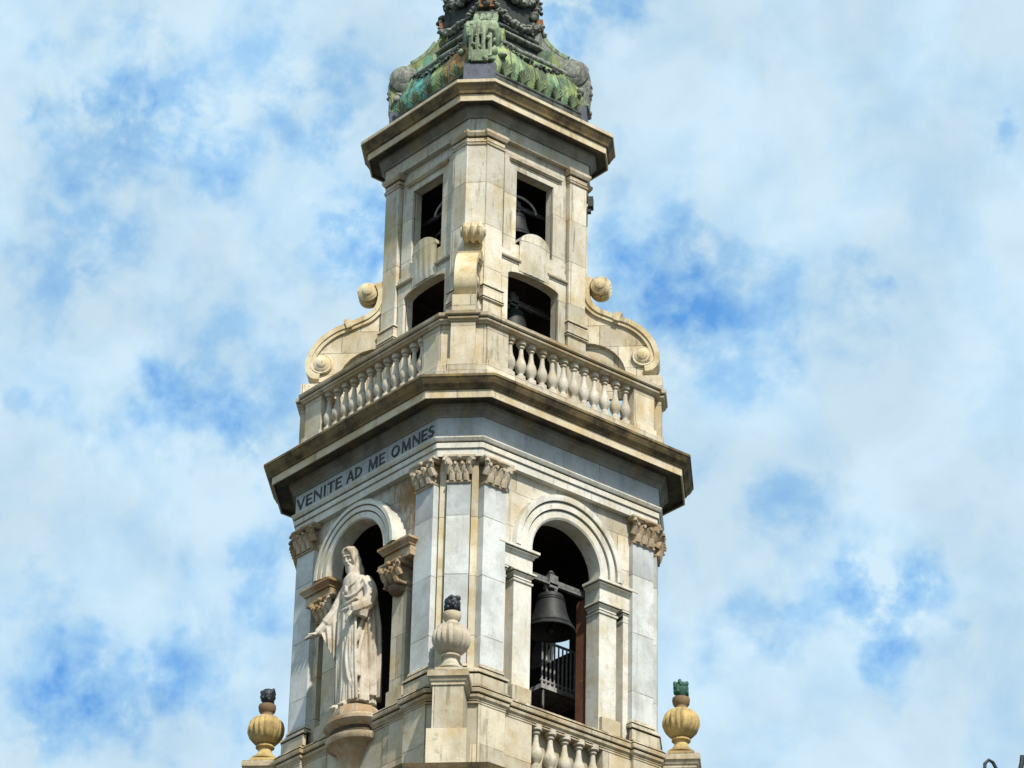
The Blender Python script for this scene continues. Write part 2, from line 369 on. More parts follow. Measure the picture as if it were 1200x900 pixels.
def octa(a, c):
    b = a - c
    return [(a, -b), (a, b), (b, a), (-b, a), (-a, b), (-a, -b), (-b, -a), (b, -a)]
def offset_path(path, off, closed):
    n = len(path); out = []
    for i in range(n):
        p = Vector(path[i])
        dirs = []
        if closed or i > 0: dirs.append((p - Vector(path[i - 1])).normalized())
        if closed or i < n - 1: dirs.append((Vector(path[(i + 1) % n]) - p).normalized())
        ns = [Vector((d.y, -d.x)) for d in dirs]
        if len(ns) == 1: out.append(p + ns[0] * off)
        else:
            m = ns[0] + ns[1]
            out.append(p + m * (2 * off / m.dot(m)) if m.dot(m) > 1e-6 else p + ns[0] * off)
    return out
def sweep(bm, path, prof, closed=True, mats=None, cap=False):
    rings = []
    for (o, z) in [p_[:2] for p_ in prof]:
        rings.append([bm.verts.new((q.x, q.y, z)) for q in offset_path(path, o, closed)])
    n = len(path)
    for j in range(len(prof) - 1):
        for i in range(n if closed else n - 1):
            k = (i + 1) % n
            f = bm.faces.new((rings[j][i], rings[j][k], rings[j + 1][k], rings[j + 1][i]))
            if mats: f.material_index = mats[j]
            elif len(prof[j]) > 2: f.material_index = prof[j][2]
    if closed and cap:
        bm.faces.new(rings[0][::-1]); bm.faces.new(rings[-1])
    if not closed:
        for e in (0, n - 1):
            try: bm.faces.new([r[e] for r in rings])
            except ValueError: pass
    return rings
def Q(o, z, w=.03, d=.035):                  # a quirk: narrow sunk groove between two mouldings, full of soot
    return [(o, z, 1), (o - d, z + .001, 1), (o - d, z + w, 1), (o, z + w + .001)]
def rect_path(phi, t0, t1, n0, n1):          # counter-clockwise from above
    return [tuple(fp(phi, t, n, 0)[:2]) for (t, n) in ((t0, n1), (t1, n1), (t1, n0), (t0, n0))]
def u_path(phi, t0, t1, nb, depth=.3):       # open path round three sides of a projecting block
    return [tuple(fp(phi, t, n, 0)[:2]) for (t, n) in ((t0, nb - depth), (t0, nb), (t1, nb), (t1, nb - depth))]
def plate(bm, phi, loops, n0, n1, matmap=None):
    tri = tessellate_polygon([[Vector((t, z, 0)) for (t, z) in lp] for lp in loops])
    flat = [p for lp in loops for p in lp]
    A = [bm.verts.new(fp(phi, t, n1, z)) for (t, z) in flat]
    B = [bm.verts.new(fp(phi, t, n0, z)) for (t, z) in flat]
    for q in tri:
        if len(set(q)) < 3: continue
        try:
            bm.faces.new([A[i] for i in q]); bm.faces.new([B[i] for i in reversed(q)])
        except ValueError: pass
    s = 0
    for lp in loops:
        n = len(lp)
        for i in range(n):
            a, b = s + i, s + (i + 1) % n
            bm.faces.new((A[a], A[b], B[b], B[a]))
        s += n
def arch_loop(w, zb, zs, rise=None, n=28, tc=0.):
    rise = w if rise is None else rise
    return [(tc - w, zb), (tc + w, zb)] + [(tc + w * math.cos(PI * i / n), zs + rise * math.sin(PI * i / n)) for i in range(n + 1)]
def rect_loop(t0, t1, z0, z1): return [(t0, z0), (t1, z0), (t1, z1), (t0, z1)]
def lathe(bm, prof, seg=24, flute=0, fl_lo=0, fl_hi=0, amp=0, center=(0, 0), mi=0, cap=True):
    rings = []
    for (r, z) in prof:
        ring = []
        for i in range(seg):
            a = 2 * PI * i / seg
            rr = r
            if flute and fl_lo < z < fl_hi:
                w = math.sin(PI * (z - fl_lo) / (fl_hi - fl_lo)) ** .5
                rr = r * (1 + amp * w * (abs(math.cos(a * flute / 2)) - .6))
            ring.append(bm.verts.new((center[0] + rr * math.cos(a), center[1] + rr * math.sin(a), z)))
        rings.append(ring)
    for j in range(len(rings) - 1):
        for i in range(seg):
            f = bm.faces.new((rings[j][i], rings[j][(i + 1) % seg], rings[j + 1][(i + 1) % seg], rings[j + 1][i])); f.material_index = mi
    if cap:
        for ring, rev in ((rings[0], True), (rings[-1], False)):
            f = bm.faces.new(ring[::-1] if rev else ring); f.material_index = mi
def tube(bm, pts, rad, seg=8, cap=True):
    pts = [Vector(p) for p in pts]; n = len(pts)
    rads = rad if isinstance(rad, (list, tuple)) else [rad] * n
    rings = []; ref = Vector((.31, .22, .93))
    for i in range(n):
        d = (pts[min(i + 1, n - 1)] - pts[max(i - 1, 0)])
        d = d.normalized() if d.length > 1e-9 else Vector((0, 0, 1))
        u = ref - d * ref.dot(d)
        if u.length < 1e-3: u = Vector((1, 0, 0)) - d * d.x
        u.normalize(); ref = u
        v = d.cross(u)
        rings.append([bm.verts.new(pts[i] + (u * math.cos(2 * PI * k / seg) + v * math.sin(2 * PI * k / seg)) * rads[i]) for k in range(seg)])
    for i in range(n - 1):
        for k in range(seg):
            bm.faces.new((rings[i][k], rings[i][(k + 1) % seg], rings[i + 1][(k + 1) % seg], rings[i + 1][k]))
    if cap: bm.faces.new(rings[0][::-1]); bm.faces.new(rings[-1])
def blob(bm, c, r, seg=10, rot=None):
    r = r if isinstance(r, (tuple, list)) else (r, r, r)
    mt = Matrix.Translation(c) @ (rot.to_4x4() if rot else Matrix()) @ Matrix.Diagonal((*r, 1))
    bmesh.ops.create_uvsphere(bm, u_segments=seg, v_segments=max(6, seg * 2 // 3), radius=1, matrix=mt)
def catmull(pts, n=8):
    P = [Vector(p) for p in pts]; out = []
    for i in range(len(P) - 1):
        p0, p1, p2, p3 = P[max(i - 1, 0)], P[i], P[i + 1], P[min(i + 2, len(P) - 1)]
        for k in range(n):
            t = k / n
            out.append(.5 * ((2 * p1) + (p2 - p0) * t + (2 * p0 - 5 * p1 + 4 * p2 - p3) * t * t + (3 * p1 - p0 - 3 * p2 + p3) * t ** 3))
    out.append(P[-1]); return out
def BM(): return bmesh.new()

# ------------------------------------------------------------------ ground
g_bm = BM()
gv = [g_bm.verts.new((x, y, 0)) for (x, y) in ((-2500, -2500), (2500, -2500), (2500, 2500), (-2500, 2500))]
g_bm.faces.new(gv)
go = obj('ground', g_bm, M['ground']); go['kind'] = 'structure'

# ------------------------------------------------------------------ the tower (all part coordinates are relative to the foot of the frieze)
T = thing('bell_tower', 'tall pale stone church bell tower with chamfered corners, arched belfry and green copper spire base', 'tower', (0, 0, 0))
TZ = ZB
FACES = (0, 90, 180, -90); CORN = (-45, 45, 135, -135)
def part(name, bm, m, parent=None, smooth=False):   # part of the tower; vertices given relative to the frieze foot
    if not isinstance(m, (list, tuple)): m = [m, M['groove']] if any(f.material_index == 1 for f in bm.faces) else m
    o = obj(name, bm, m, parent or T, smooth)
    o.location.z = TZ if (parent is None or parent is T) else 0
    return o
A0, C0 = 3.6, .778             # frieze plan
def plan(off): return octa(A0 + off, C0 + .586 * off)
def rcorner(a, c): return (2 * a - c) / math.sqrt(2)

# ---- lower shaft, down to the ground
bm = BM(); sweep(bm, octa(4.05, 1.05), [(0, -ZB + .02), (0, -9.7)], cap=True); part('lower_shaft', bm, M['shaft'])
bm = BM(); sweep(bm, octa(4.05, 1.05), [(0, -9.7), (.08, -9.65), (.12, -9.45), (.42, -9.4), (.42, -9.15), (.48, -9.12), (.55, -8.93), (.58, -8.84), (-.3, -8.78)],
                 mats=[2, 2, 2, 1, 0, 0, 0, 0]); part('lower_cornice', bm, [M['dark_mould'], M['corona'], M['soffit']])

# ---- parapet stage: dado, plinth steps under the pilasters, rail, balusters in the four openings
def ressaut(a, c, d, t1, chamf=True):        # ring plan stepping out by d under the pilasters (t > t1) of every face and on the chamfers
    pts = []
    for k in range(4):
        ca, sa = [(1, 0), (0, 1), (-1, 0), (0, -1)][k]
        rot = lambda p: (p[0] * ca - p[1] * sa, p[0] * sa + p[1] * ca)
        e = a + d; b = e - (c + .586 * d)
        for p in ((e, -b), (e, -t1), (a, -t1), (a, t1), (e, t1), (e, b)): pts.append(rot(p))
    return pts
DP = ressaut(3.58, .77, .10, 1.98)
bm = BM()
for phi in FACES:
    plate(bm, phi, [rect_loop(-2.83, 2.83, -8.85, -6.62), rect_loop(-1.12, 1.12, -8.15, -6.7)][:1], 3.1, 3.3)
    for s in (-1, 1):
        lo, hi = sorted((s * 1.1, s * 1.98)); box(bm, phi, lo, hi, 3.0, 3.565, -8.85, -6.75)
        lo, hi = sorted((s * 1.985, s * 2.79)); box(bm, phi, lo, hi, 3.0, 3.665, -8.85, -6.75)
for phi in CORN:
    r = rcorner(3.68, .83)
    box(bm, phi, -.585, .585, 3.6, r - .08, -8.85, -6.72)
    box(bm, phi, -.36, .36, 3.6, r + .01, -8.85, -6.72)
box(bm, -90, -1.11, 1.11, 3.0, 3.55, -8.85, -6.75)
part('parapet_dado', bm, M['cream'])
bm = BM()
sweep(bm, DP, [(-.5, -6.96), (.0, -6.96)] + Q(.0, -6.93) + [(.0, -6.87), (.05, -6.82), (.06, -6.76)] + Q(.06, -6.755, .028) + [(.10, -6.71), (.11, -6.64)] + Q(.11, -6.62, .03, .05) + [(.07, -6.57), (.04, -6.52), (-.0, -6.48), (-.5, -6.46)])
part('parapet_rail', bm, M['mould'])
bm = BM()
sweep(bm, ressaut(3.52, .77, .10, 1.98), [(-.4, -6.475), (.045, -6.475), (.045, -6.21)] + Q(.05, -6.205, .035, .045) + [(.075, -6.16), (.07, -6.11), (.0, -6.06), (-.02, -6.02), (-.3, -6.0)])
# no plinth across the openings: cut it there
geom = list(bm.verts) + list(bm.edges) + list(bm.faces)
for f in [f for f in bm.faces if (abs(f.calc_center_median().x) < 1.0 or abs(f.calc_center_median().y) < 1.0)]: bm.faces.remove(f)
for phi in FACES:
    for s in (-1, 1):
        lo, hi = sorted((s * 1.1, s * 1.68)); box(bm, phi, lo, hi, 3.1, 3.53, -6.47, -6.08)
part('pilaster_plinth', bm, M['cream'])

def baluster_bm(h, r):
    b = BM()
    P = [(.95, 0), (.95, .14), (.6, .155), (.5, .19), (.52, .21), (.8, .26), (1.0, .34), (1.0, .41), (.85, .49), (.58, .57), (.44, .66), (.38, .76), (.36, .81), (.6, .83), (.6, .86), (.42, .88), (.9, .9), (.9, 1.0)]
    lathe(b, [(r * a, h * z) for a, z in P], 14)
    return b
# ---- core walls of the belfry with round-arched openings
OPW, SPR = 1.1, -2.36
bm = BM()
for phi in FACES:
    lps = [rect_loop(-2.86, 2.86, -8.6, -.35)]
    if phi == 0: lps.append(arch_loop(OPW, -7.0, SPR))
    elif phi == -90: lps.append(rect_loop(-1.5, 1.5, -7.0, -.75))
    elif phi == 180: lps.append(rect_loop(.14, .44, -4.0, -2.9))       # a slit in the far wall
    else: lps.append(arch_loop(.72, -3.0, -2.6, .55, tc=.1))
    plate(bm, phi, lps, 3.0, 3.07)
for phi in CORN:
    r = rcorner(3.42, .67)
    box(bm, phi, -.5, .5, 3.5, r - .12, -8.6, -.35)
part('belfry_wall', bm, M['wall'])
for phi in FACES:              # brick lining inside the walls
    bm = BM()
    lps = [rect_loop(-2.5, 2.5, -8.6, -.6)]
    w_ = OPW + .015
    if phi == -90: lps.append(rect_loop(-1.9, 1.9, -7.0, -.75))
    elif phi == 0: lps.append([(-w_, -7.0), (w_, -7.0), (w_, -2.75), (1.9, -2.75), (1.9, -.8), (-1.9, -.8), (-1.9, -2.75), (-w_, -2.75)])
    elif phi == 180: lps.append(rect_loop(.14, .44, -4.0, -2.9))
    else: lps.append(arch_loop(.72, -3.0, -2.6, .55, tc=.1))
    plate(bm, phi, lps, 2.52, 2.99)
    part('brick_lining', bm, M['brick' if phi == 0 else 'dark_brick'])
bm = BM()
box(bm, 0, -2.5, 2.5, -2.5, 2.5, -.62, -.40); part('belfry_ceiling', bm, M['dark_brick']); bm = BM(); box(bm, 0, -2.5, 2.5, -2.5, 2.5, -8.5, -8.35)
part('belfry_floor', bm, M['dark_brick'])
# spandrel slabs over the imposts, standing proud of the core wall
bm = BM()
for phi in FACES:
    rs, zs = (1.30, -2.42) if phi == -90 else (1.09, -2.34)
    lo = [(-2.1, -2.45), (-rs, -2.45)] + [(rs * math.cos(PI - PI * i / 28), zs + rs * math.sin(PI * i / 28)) for i in range(29)] + [(rs, -2.45), (2.1, -2.45), (2.1, -.36), (-2.1, -.36)]
    plate(bm, phi, [lo], 3.33 if phi == -90 else 3.05, 3.42)
part('spandrel', bm, M['wall'])
# archivolts: flush rings, but over the statue the arch stands forward on carved brackets
for phi in FACES:
    bm = BM(); N = 40
    if phi == -90:
        zs = -2.34
        pr = [(1.10, 3.35), (1.10, 3.78), (1.13, 3.81), (1.27, 3.81), (1.275, 3.78), (1.30, 3.78), (1.305, 3.84), (1.42, 3.84), (1.425, 3.81), (1.45, 3.81), (1.455, 3.87), (1.55, 3.87), (1.60, 3.82), (1.61, 3.36)]
        dk = (3, 4, 7, 8)
    else:
        zs = -2.34
        pr = [(1.08, 3.05), (1.08, 3.44), (1.13, 3.47), (1.30, 3.47), (1.305, 3.44), (1.33, 3.44), (1.335, 3.52), (1.50, 3.52), (1.505, 3.49), (1.53, 3.49), (1.535, 3.57), (1.60, 3.58), (1.68, 3.58), (1.70, 3.52), (1.70, 3.40)]
        dk = (3, 4, 7, 8)
    rings = [[bm.verts.new(fp(phi, r * math.cos(PI * i / N), n, zs + r * math.sin(PI * i / N))) for (r, n) in pr] for i in range(N + 1)]
    if phi != -90:              # short straight legs down to the imposts
        rings = [[bm.verts.new(fp(phi, r, n, -2.43)) for (r, n) in pr]] + rings + [[bm.verts.new(fp(phi, -r, n, -2.43)) for (r, n) in pr]]
    for i in range(len(rings) - 1):
        for j in range(len(pr) - 1): bm.faces.new((rings[i][j], rings[i + 1][j], rings[i + 1][j + 1], rings[i][j + 1])).material_index = int(j in dk)
    for e in (0, -1): bm.faces.new(rings[e])
    part('archivolt', bm, M['pale'], smooth=30)
# piers beside the openings, with imposts: plain mouldings on two faces, carved heads on the statue face
def leaf_capital(bm, phi, tc, w, nb, z0, z1, depth, seed=0):
    """small Corinthian-like head: bell, two rows of leaves, corner scrolls, abacus"""
    rnd = random.Random(seed)
    h = z1 - z0
    box(bm, phi, tc - w / 2 + .03, tc + w / 2 - .03, nb - depth, nb, z0, z0 + h * .82)
    sweep(bm, u_path(phi, tc - w / 2, tc + w / 2, nb, depth), [(-.02, z0), (.035, z0), (.05, z0 + .03), (.035, z0 + .06), (-.02, z0 + .06)], closed=False)
    nl = max(3, int(w / .17))
    for row, (zz, out, hh) in enumerate(((z0 + h * .10, .05, h * .34), (z0 + h * .36, .085, h * .32))):
        for i in range(nl + (row % 2)):
            t = tc - w / 2 + w * (i + (.5 if row == 0 else 0)) / nl
            pts = [fp(phi, t, nb + .0, zz), fp(phi, t, nb + out * .8, zz + hh * .5), fp(phi, t, nb + out * 1.5, zz + hh * .95), fp(phi, t, nb + out * 2.2, zz + hh * .92), fp(phi, t, nb + out * 2.3, zz + hh * .72)]
            tube(bm, pts, [w / nl * .5, w / nl * .48, w / nl * .38, w / nl * .26, w / nl * .12], 7)
    for s in (-1, 1):
        c = fp(phi, tc + s * (w / 2 + .02), nb + .09, z0 + h * .74)
        n_, t_ = fr(phi)
        ax = (n_ + t_ * s).normalized(); sp = []
        for k in range(22):
            a = k * .5; rr = .125 * h / .7 * (1 - k / 26)
            sp.append(c + (ax * math.cos(a) + Vector((0, 0, 1)) * math.sin(a)) * rr)
        tube(bm, sp, [.05 * h / .7] * 22, 6)
        tube(bm, [c - (t_ * s - n_).normalized() * .06, c + (t_ * s - n_).normalized() * .06], .1 * h / .7, 8)
    sweep(bm, u_path(phi, tc - w / 2, tc + w / 2, nb, depth), [(-.02, z0 + h * .84), (.10, z0 + h * .84), (.13, z0 + h * .9), (.15, z0 + h * .93), (.15, z1), (-.02, z1)], closed=False)
    blob(bm, fp(phi, tc, nb + .15, z0 + h * .9), (.07, .07, .07), 8)
for phi in FACES:
    side_face = phi == -90
    for s in (-1, 1):
        bm = BM()
        lo, hi = sorted((s * 1.075, s * 1.62))
        box(bm, phi, lo, hi, 3.15 if side_face else 2.95, 3.42, -6.5, -3.28)
        part('jamb_pier', bm, M['cream' if side_face else 'pale'])
        lo2, hi2 = sorted((s * 1.86, s * 2.08))
        bm = BM(); box(bm, phi, lo2, hi2, 3.0, 3.40, -6.5, -3.1); part('side_pier', bm, M['cream' if side_face else 'pale'])
        lo3, hi3 = sorted((s * 1.065, s * 2.06))
        bm = BM()
        if not side_face:
            box(bm, phi, lo3, hi3, 2.90, 3.44, -3.02, -2.62)
            q = [(-.1, -2.70), (.0, -2.70)] + Q(.0, -2.695, .03) + [(.03, -2.65), (.035, -2.61), (.10, -2.57)] + Q(.10, -2.565, .03, .05) + [(.13, -2.52), (.13, -2.46), (-.1, -2.42)]
            sweep(bm, u_path(phi, lo3, hi3, 3.44, .5), q, closed=False)
            part('impost', bm, M['pale'])
            q = [(-.05, -3.33), (.03, -3.33), (.035, -3.28)] + Q(.02, -3.275, .028) + [(.0, -3.23), (.0, -3.17), (.06, -3.12)] + Q(.06, -3.115, .025) + [(.09, -3.08), (.09, -3.04), (-.02, -3.03), (-.05, -3.0)]
            bm = BM(); sweep(bm, u_path(phi, lo, hi, 3.42, .45), q, closed=False); part('pier_capital', bm, M['pale'])
            bm = BM(); sweep(bm, u_path(phi, lo2, hi2, 3.39, .3), [(a_[0] * .6, *a_[1:]) for a_ in q], closed=False); part('pier_capital', bm, M['pale'])
        else:
            sweep(bm, u_path(phi, lo3, hi3, 3.74, .6), [(-.1, -2.58), (.02, -2.58), (.03, -2.54), (.09, -2.47), (.11, -2.45), (.11, -2.39), (-.1, -2.345)], closed=False)
            part('impost', bm, M['rust_capital'])
            bm = BM(); box(bm, phi, lo3, hi3, 3.12, 3.70, -2.83, -2.57); blob(bm, fp(phi, (lo + hi) / 2, 3.48, -3.46), (.24, .24, .17), 12)
            leaf_capital(bm, phi, (lo + hi) / 2, hi - lo, 3.64, -3.42, -2.82, .45, 3)
            part('carved_impost', bm, M['carved'], smooth=35)
# ---- pilasters: two per face and one per chamfer, with capitals
ZC0, ZC1 = -1.2, -.5
def pilaster(phi, tc, w, nb, nf, capmat, seed, backs):
    bm = BM()
    box(bm, phi, tc - w / 2, tc + w / 2, nb, nf, -6.05, ZC0)
    p = part('pilaster', bm, M['marble'])
    bm = BM()
    sweep(bm, u_path(phi, tc - w / 2, tc + w / 2, nf, nf - nb), [(-.02, -6.08), (.05, -6.08), (.06, -6.04)] + Q(.045, -6.02, .03, .04) + [(.035, -5.97), (.03, -5.93), (.0, -5.88), (-.02, -5.86)], closed=False)
    part('pilaster_base', bm, M['cream'], p)
    bm = BM()
    leaf_capital(bm, phi, tc, w - .06, nf, ZC0, ZC1, nf - nb - .02, seed)
    part('capital', bm, M[capmat], p, smooth=35)
i = 0
for phi in FACES:
    for s in (-1, 1):
        i += 1
        pilaster(phi, s * 2.36, .68, 3.2, 3.56, 'rust_capital' if (phi == -90 and s < 0) or (phi == 0 and s > 0) else 'capital', i, None)
for phi in CORN:
    i += 1
    r = rcorner(3.5, .72)
    pilaster(phi, 0., .56, 3.9, r + .05, 'rust_capital' if phi in (45, -135) else 'capital', i, None)
for phi in CORN:               # yellowish strips between the corner pilasters
    r = rcorner(3.5, .72)
    for s in (-1, 1):
        lo, hi = sorted((s * .30, s * .46)); bm = BM(); box(bm, phi, lo, hi, 3.6, r - .06, -6.05, -.5); part('corner_strip', bm, M['yellow'])
# ---- architrave, frieze, big cornice
bm = BM(); sweep(bm, plan(0), [(-.6, -.49), (-.02, -.49), (-.02, -.31)] + Q(-.02, -.305, .022) + [(.02, -.275), (.02, -.15)] + Q(.02, -.145, .03) + [(.05, -.10), (.09, -.03), (.09, .0)] + [(.0, .006, 1), (-.2, .012)]); part('architrave', bm, M['pale'])
bm = BM(); sweep(bm, plan(0), [(-.03, -.3), (0, .006), (0, .56), (-.3, .56)]); fz = part('frieze', bm, M['frieze'])
bm = BM()
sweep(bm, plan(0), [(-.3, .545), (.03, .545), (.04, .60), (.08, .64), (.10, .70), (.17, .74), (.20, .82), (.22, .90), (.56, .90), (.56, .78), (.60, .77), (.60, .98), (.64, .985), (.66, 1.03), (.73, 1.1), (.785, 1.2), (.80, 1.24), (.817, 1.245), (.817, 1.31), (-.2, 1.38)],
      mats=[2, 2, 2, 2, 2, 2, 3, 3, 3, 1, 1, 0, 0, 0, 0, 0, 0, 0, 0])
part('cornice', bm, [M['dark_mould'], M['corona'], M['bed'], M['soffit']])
# small blocks under the corona (only hinted at in the shade)
# ---- inscription on the statue face
GLYPH = {                       # strokes in a unit-high cell: (x0, y0, x1, y1, thick?)
    'V': (.78, [(.06, 1, .39, 0, 1), (.39, 0, .72, 1, 0)]), 'E': (.60, [(.08, 0, .08, 1, 1), (.08, .95, .56, .95, 0), (.08, .51, .48, .51, 0), (.08, .05, .58, .05, 0)]),
    'N': (.84, [(.1, 0, .1, 1, 0), (.1, 1, .74, 0, 1), (.74, 0, .74, 1, 0)]), 'I': (.30, [(.15, 0, .15, 1, 1)]), 'T': (.70, [(.35, 0, .35, 1, 1), (.04, .95, .66, .95, 0)]),
    'A': (.80, [(.05, 0, .40, 1, 0), (.40, 1, .75, 0, 1), (.18, .34, .62, .34, 0)]), 'D': (.80, [(.1, 0, .1, 1, 1)] + [(.1 + .60 * math.sin(PI * i / 8), .5 - .45 * math.cos(PI * i / 8), .1 + .60 * math.sin(PI * (i + 1) / 8), .5 - .45 * math.cos(PI * (i + 1) / 8), 0) for i in range(8)]),
    'M': (.98, [(.1, 0, .16, 1, 0), (.16, 1, .49, .05, 1), (.49, .05, .82, 1, 0), (.82, 1, .88, 0, 1)]),
    'O': (.90, [(.45 + .37 * math.cos(2 * PI * i / 14), .5 + .46 * math.sin(2 * PI * i / 14), .45 + .37 * math.cos(2 * PI * (i + 1) / 14), .5 + .46 * math.sin(2 * PI * (i + 1) / 14), 0) for i in range(14)]),
    'S': (.60, [(.54, .84, .40, .95, 0), (.40, .95, .2, .93, 0), (.2, .93, .09, .76, 0), (.09, .76, .2, .58, 1), (.2, .58, .42, .45, 1), (.42, .45, .53, .25, 1), (.53, .25, .42, .08, 0), (.42, .08, .22, .04, 0), (.22, .04, .06, .17, 0)])}
def word(txt, x0, x1, z0, h, parent):
    """sunk bronze capitals of one word, one mesh"""
    tot = sum(GLYPH[c][0] for c in txt); sc = (x1 - x0) / tot
    bm = BM(); x = x0
    for c in txt:
        w, st_ = GLYPH[c]
        for k, (a0, b0, a1, b1, th) in enumerate(st_):
            p = Vector((x + (w * .5 + (a0 - w * .5) * .86) * sc, z0 + b0 * h)); q = Vector((x + (w * .5 + (a1 - w * .5) * .86) * sc, z0 + b1 * h))
            d = (q - p).normalized(); nn = Vector((-d.y, d.x)) * (.030 if th else .018)
            e = d * .012; y1 = -A0 - .018 - .0012 * k; y0 = -A0 + .03
            cs = [p - e + nn, p - e - nn, q + e - nn, q + e + nn]
            F_ = [bm.verts.new((v.x, y1, v.y)) for v in cs]; B_ = [bm.verts.new((v.x, y0, v.y)) for v in cs]
            bm.faces.new(F_); bm.faces.new(B_[::-1])
            for i in range(4): bm.faces.new((F_[i], F_[(i + 1) % 4], B_[(i + 1) % 4], B_[i]))
        x += w * sc
    o = obj('inscription', bm, M['letter'], parent)
for w_ in (('VENITE', -2.80, -.90), ('AD', -.76, -.08), ('ME', .10, .82), ('OMNES', 1.02, 2.72)): word(w_[0], w_[1], w_[2], .13, .285, fz)

# ---- terrace balustrade on the cornice
BA, BC = 3.75, .87
bm = BM(); sweep(bm, octa(3.6, .8), [(0, 1.25), (.14, 1.36), (.14, 1.78), (.10, 1.82), (.08, 1.98), (.02, 2.02), (-.35, 2.04)], cap=False)
box(bm, 0, -3.4, 3.4, -3.4, 3.4, 1.3, 1.42)
part('terrace_plinth', bm, M['cream'])
for phi in CORN:
    bm = BM(); r = rcorner(3.58, .80)
    box(bm, phi, -.55, .55, 4.1, r - .06, 1.9, 3.2)
    box(bm, phi, -.30, .30, 4.1, r + .10, 2.1, 3.2)
    box(bm, phi, -.36, .36, 4.1, r + .16, 1.80, 2.12)
    for f_, s in ((phi - 45, 1), (phi + 45, -1)):     # the two wings standing on the neighbouring faces
        lo, hi = sorted((s * 2.05, s * 2.72))
        box(bm, f_, lo, hi, 3.25, 3.54, 2.0, 3.2)
        lo, hi = sorted((s * 2.01, s * 2.76))
        box(bm, f_, lo, hi, 3.35, 3.60, 1.9, 2.16)
    part('terrace_pedestal', bm, M['cream'])
def cornered(a, c, d, hw):     # octagon plan with a step of depth d and half-width hw on each chamfer
    pts = []
    for k in range(4):
        ca, sa = [(1, 0), (0, 1), (-1, 0), (0, -1)][k]
        rot = lambda p: (p[0] * ca - p[1] * sa, p[0] * sa + p[1] * ca)
        b = a - c; r = rcorner(a, c)
        pts.append(rot((a, b)))
        for (n, t) in ((r, -hw), (r + d, -hw), (r + d, hw), (r, hw)):
            q = fp(45, t, n, 0); pts.append(rot((q.x, q.y)))
        pts.append(rot((b, a)))
    return pts
bm = BM(); sweep(bm, cornered(3.59, .80, .11, .32), [(-.36, 3.18), (.0, 3.18), (.0, 3.21), (.05, 3.24), (.06, 3.28)] + Q(.065, 3.285, .03, .045) + [(.10, 3.35), (.11, 3.42), (.06, 3.46), (-.36, 3.49), (-.36, 3.18)]); part('terrace_rail', bm, M['mould'])
bal = None
BH = 3.19 - 2.03
nb = 12
for phi in FACES:
    for i in range(nb):
        t = -2.05 + 4.1 * (i + .5) / nb
        p = fp(phi, t, 3.40, 2.03 + TZ)
        if bal is None:
            bal = obj('baluster', baluster_bm(BH, .138), M['baluster'], T, smooth=35); bal.location = p
        else:
            o = bal.copy(); COL.objects.link(o); o.location = p; o.rotation_euler = (random.uniform(-.012, .012), random.uniform(-.012, .012), random.uniform(0, 6))
BH2 = 1.2
bal2 = None
for phi in (0,):
    for i in range(5):
        p = fp(phi, -1.1 + 2.2 * (i + .5) / 5, 3.46, -8.1 + TZ)
        if bal2 is None:
            bal2 = obj('baluster', baluster_bm(BH2, .16), M['baluster'], T, smooth=35); bal2.location = p
        else:
            o = bal2.copy(); COL.objects.link(o); o.location = p
bm = BM()
box(bm, 0, -1.1, 1.1, 3.31, 3.62, -8.84, -8.1)
part('baluster_plinth', bm, M['cream'])

# ---- upper belfry
UA, UC = 2.0, .35
bm = BM()
for phi in FACES:
    plate(bm, phi, [rect_loop(-1.7, 1.7, 1.4, 10.2), rect_loop(-.62, .62, 7.0, 9.2), arch_loop(.84, 3.0, 6.06, .16, 14)], 1.68, UA - .1)
for phi in CORN:
    r = rcorner(UA, UC)
    box(bm, phi, -.30, .30, r - .5, r - .1, 1.4, 10.2)
part('upper_wall', bm, M['upper'])
bm = BM()
for phi in FACES:
    lps = [rect_loop(-1.5, 1.5, 1.4, 10.2), rect_loop(-1.0, 1.0, 6.8, 9.5), rect_loop(-1.3, 1.3, 3.0, 6.45)]
    if phi in (90, 180): lps = lps[:1]
    plate(bm, phi, lps, 1.5, 1.67)
box(bm, 0, -1.5, 1.5, -1.5, 1.5, 9.6, 9.75); box(bm, 0, -1.34, 1.34, -1.34, 1.34, 6.5, 6.6)
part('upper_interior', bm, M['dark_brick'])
bm = BM()
for phi in FACES:
    # raised frame round both openings, lintel ledge, panel ledges
    plate(bm, phi, [rect_loop(-1.02, 1.02, 6.75, 9.48), rect_loop(-.62, .62, 7.0, 9.2)], UA - .12, UA - .03)
    plate(bm, phi, [rect_loop(-1.08, 1.08, 1.4, 6.74), arch_loop(.84, 3.0, 6.06, .16, 14)], UA - .12, UA - .02)
    bmm = BM(); sweep(bmm, u_path(phi, -.80, .80, UA - .03, .1), [(-.02, 9.36), (.02, 9.36)] + Q(.02, 9.365, .04) + [(.05, 9.44), (.08, 9.46), (.08, 9.50), (-.02, 9.53)], closed=False); part('window_moulding', bmm, M['mould'])
    for s in (-1, 1):
        lo, hi = sorted((s * .50, s * 1.08)); bmm = BM()
        sweep(bmm, u_path(phi, lo, hi, UA - .02, .1), [(-.02, 6.42), (.02, 6.42)] + Q(.02, 6.425, .045) + [(.05, 6.5), (.06, 6.54), (-.02, 6.57)], closed=False)
        part('window_moulding', bmm, M['mould'])
part('window_surround', bm, M['upper'])
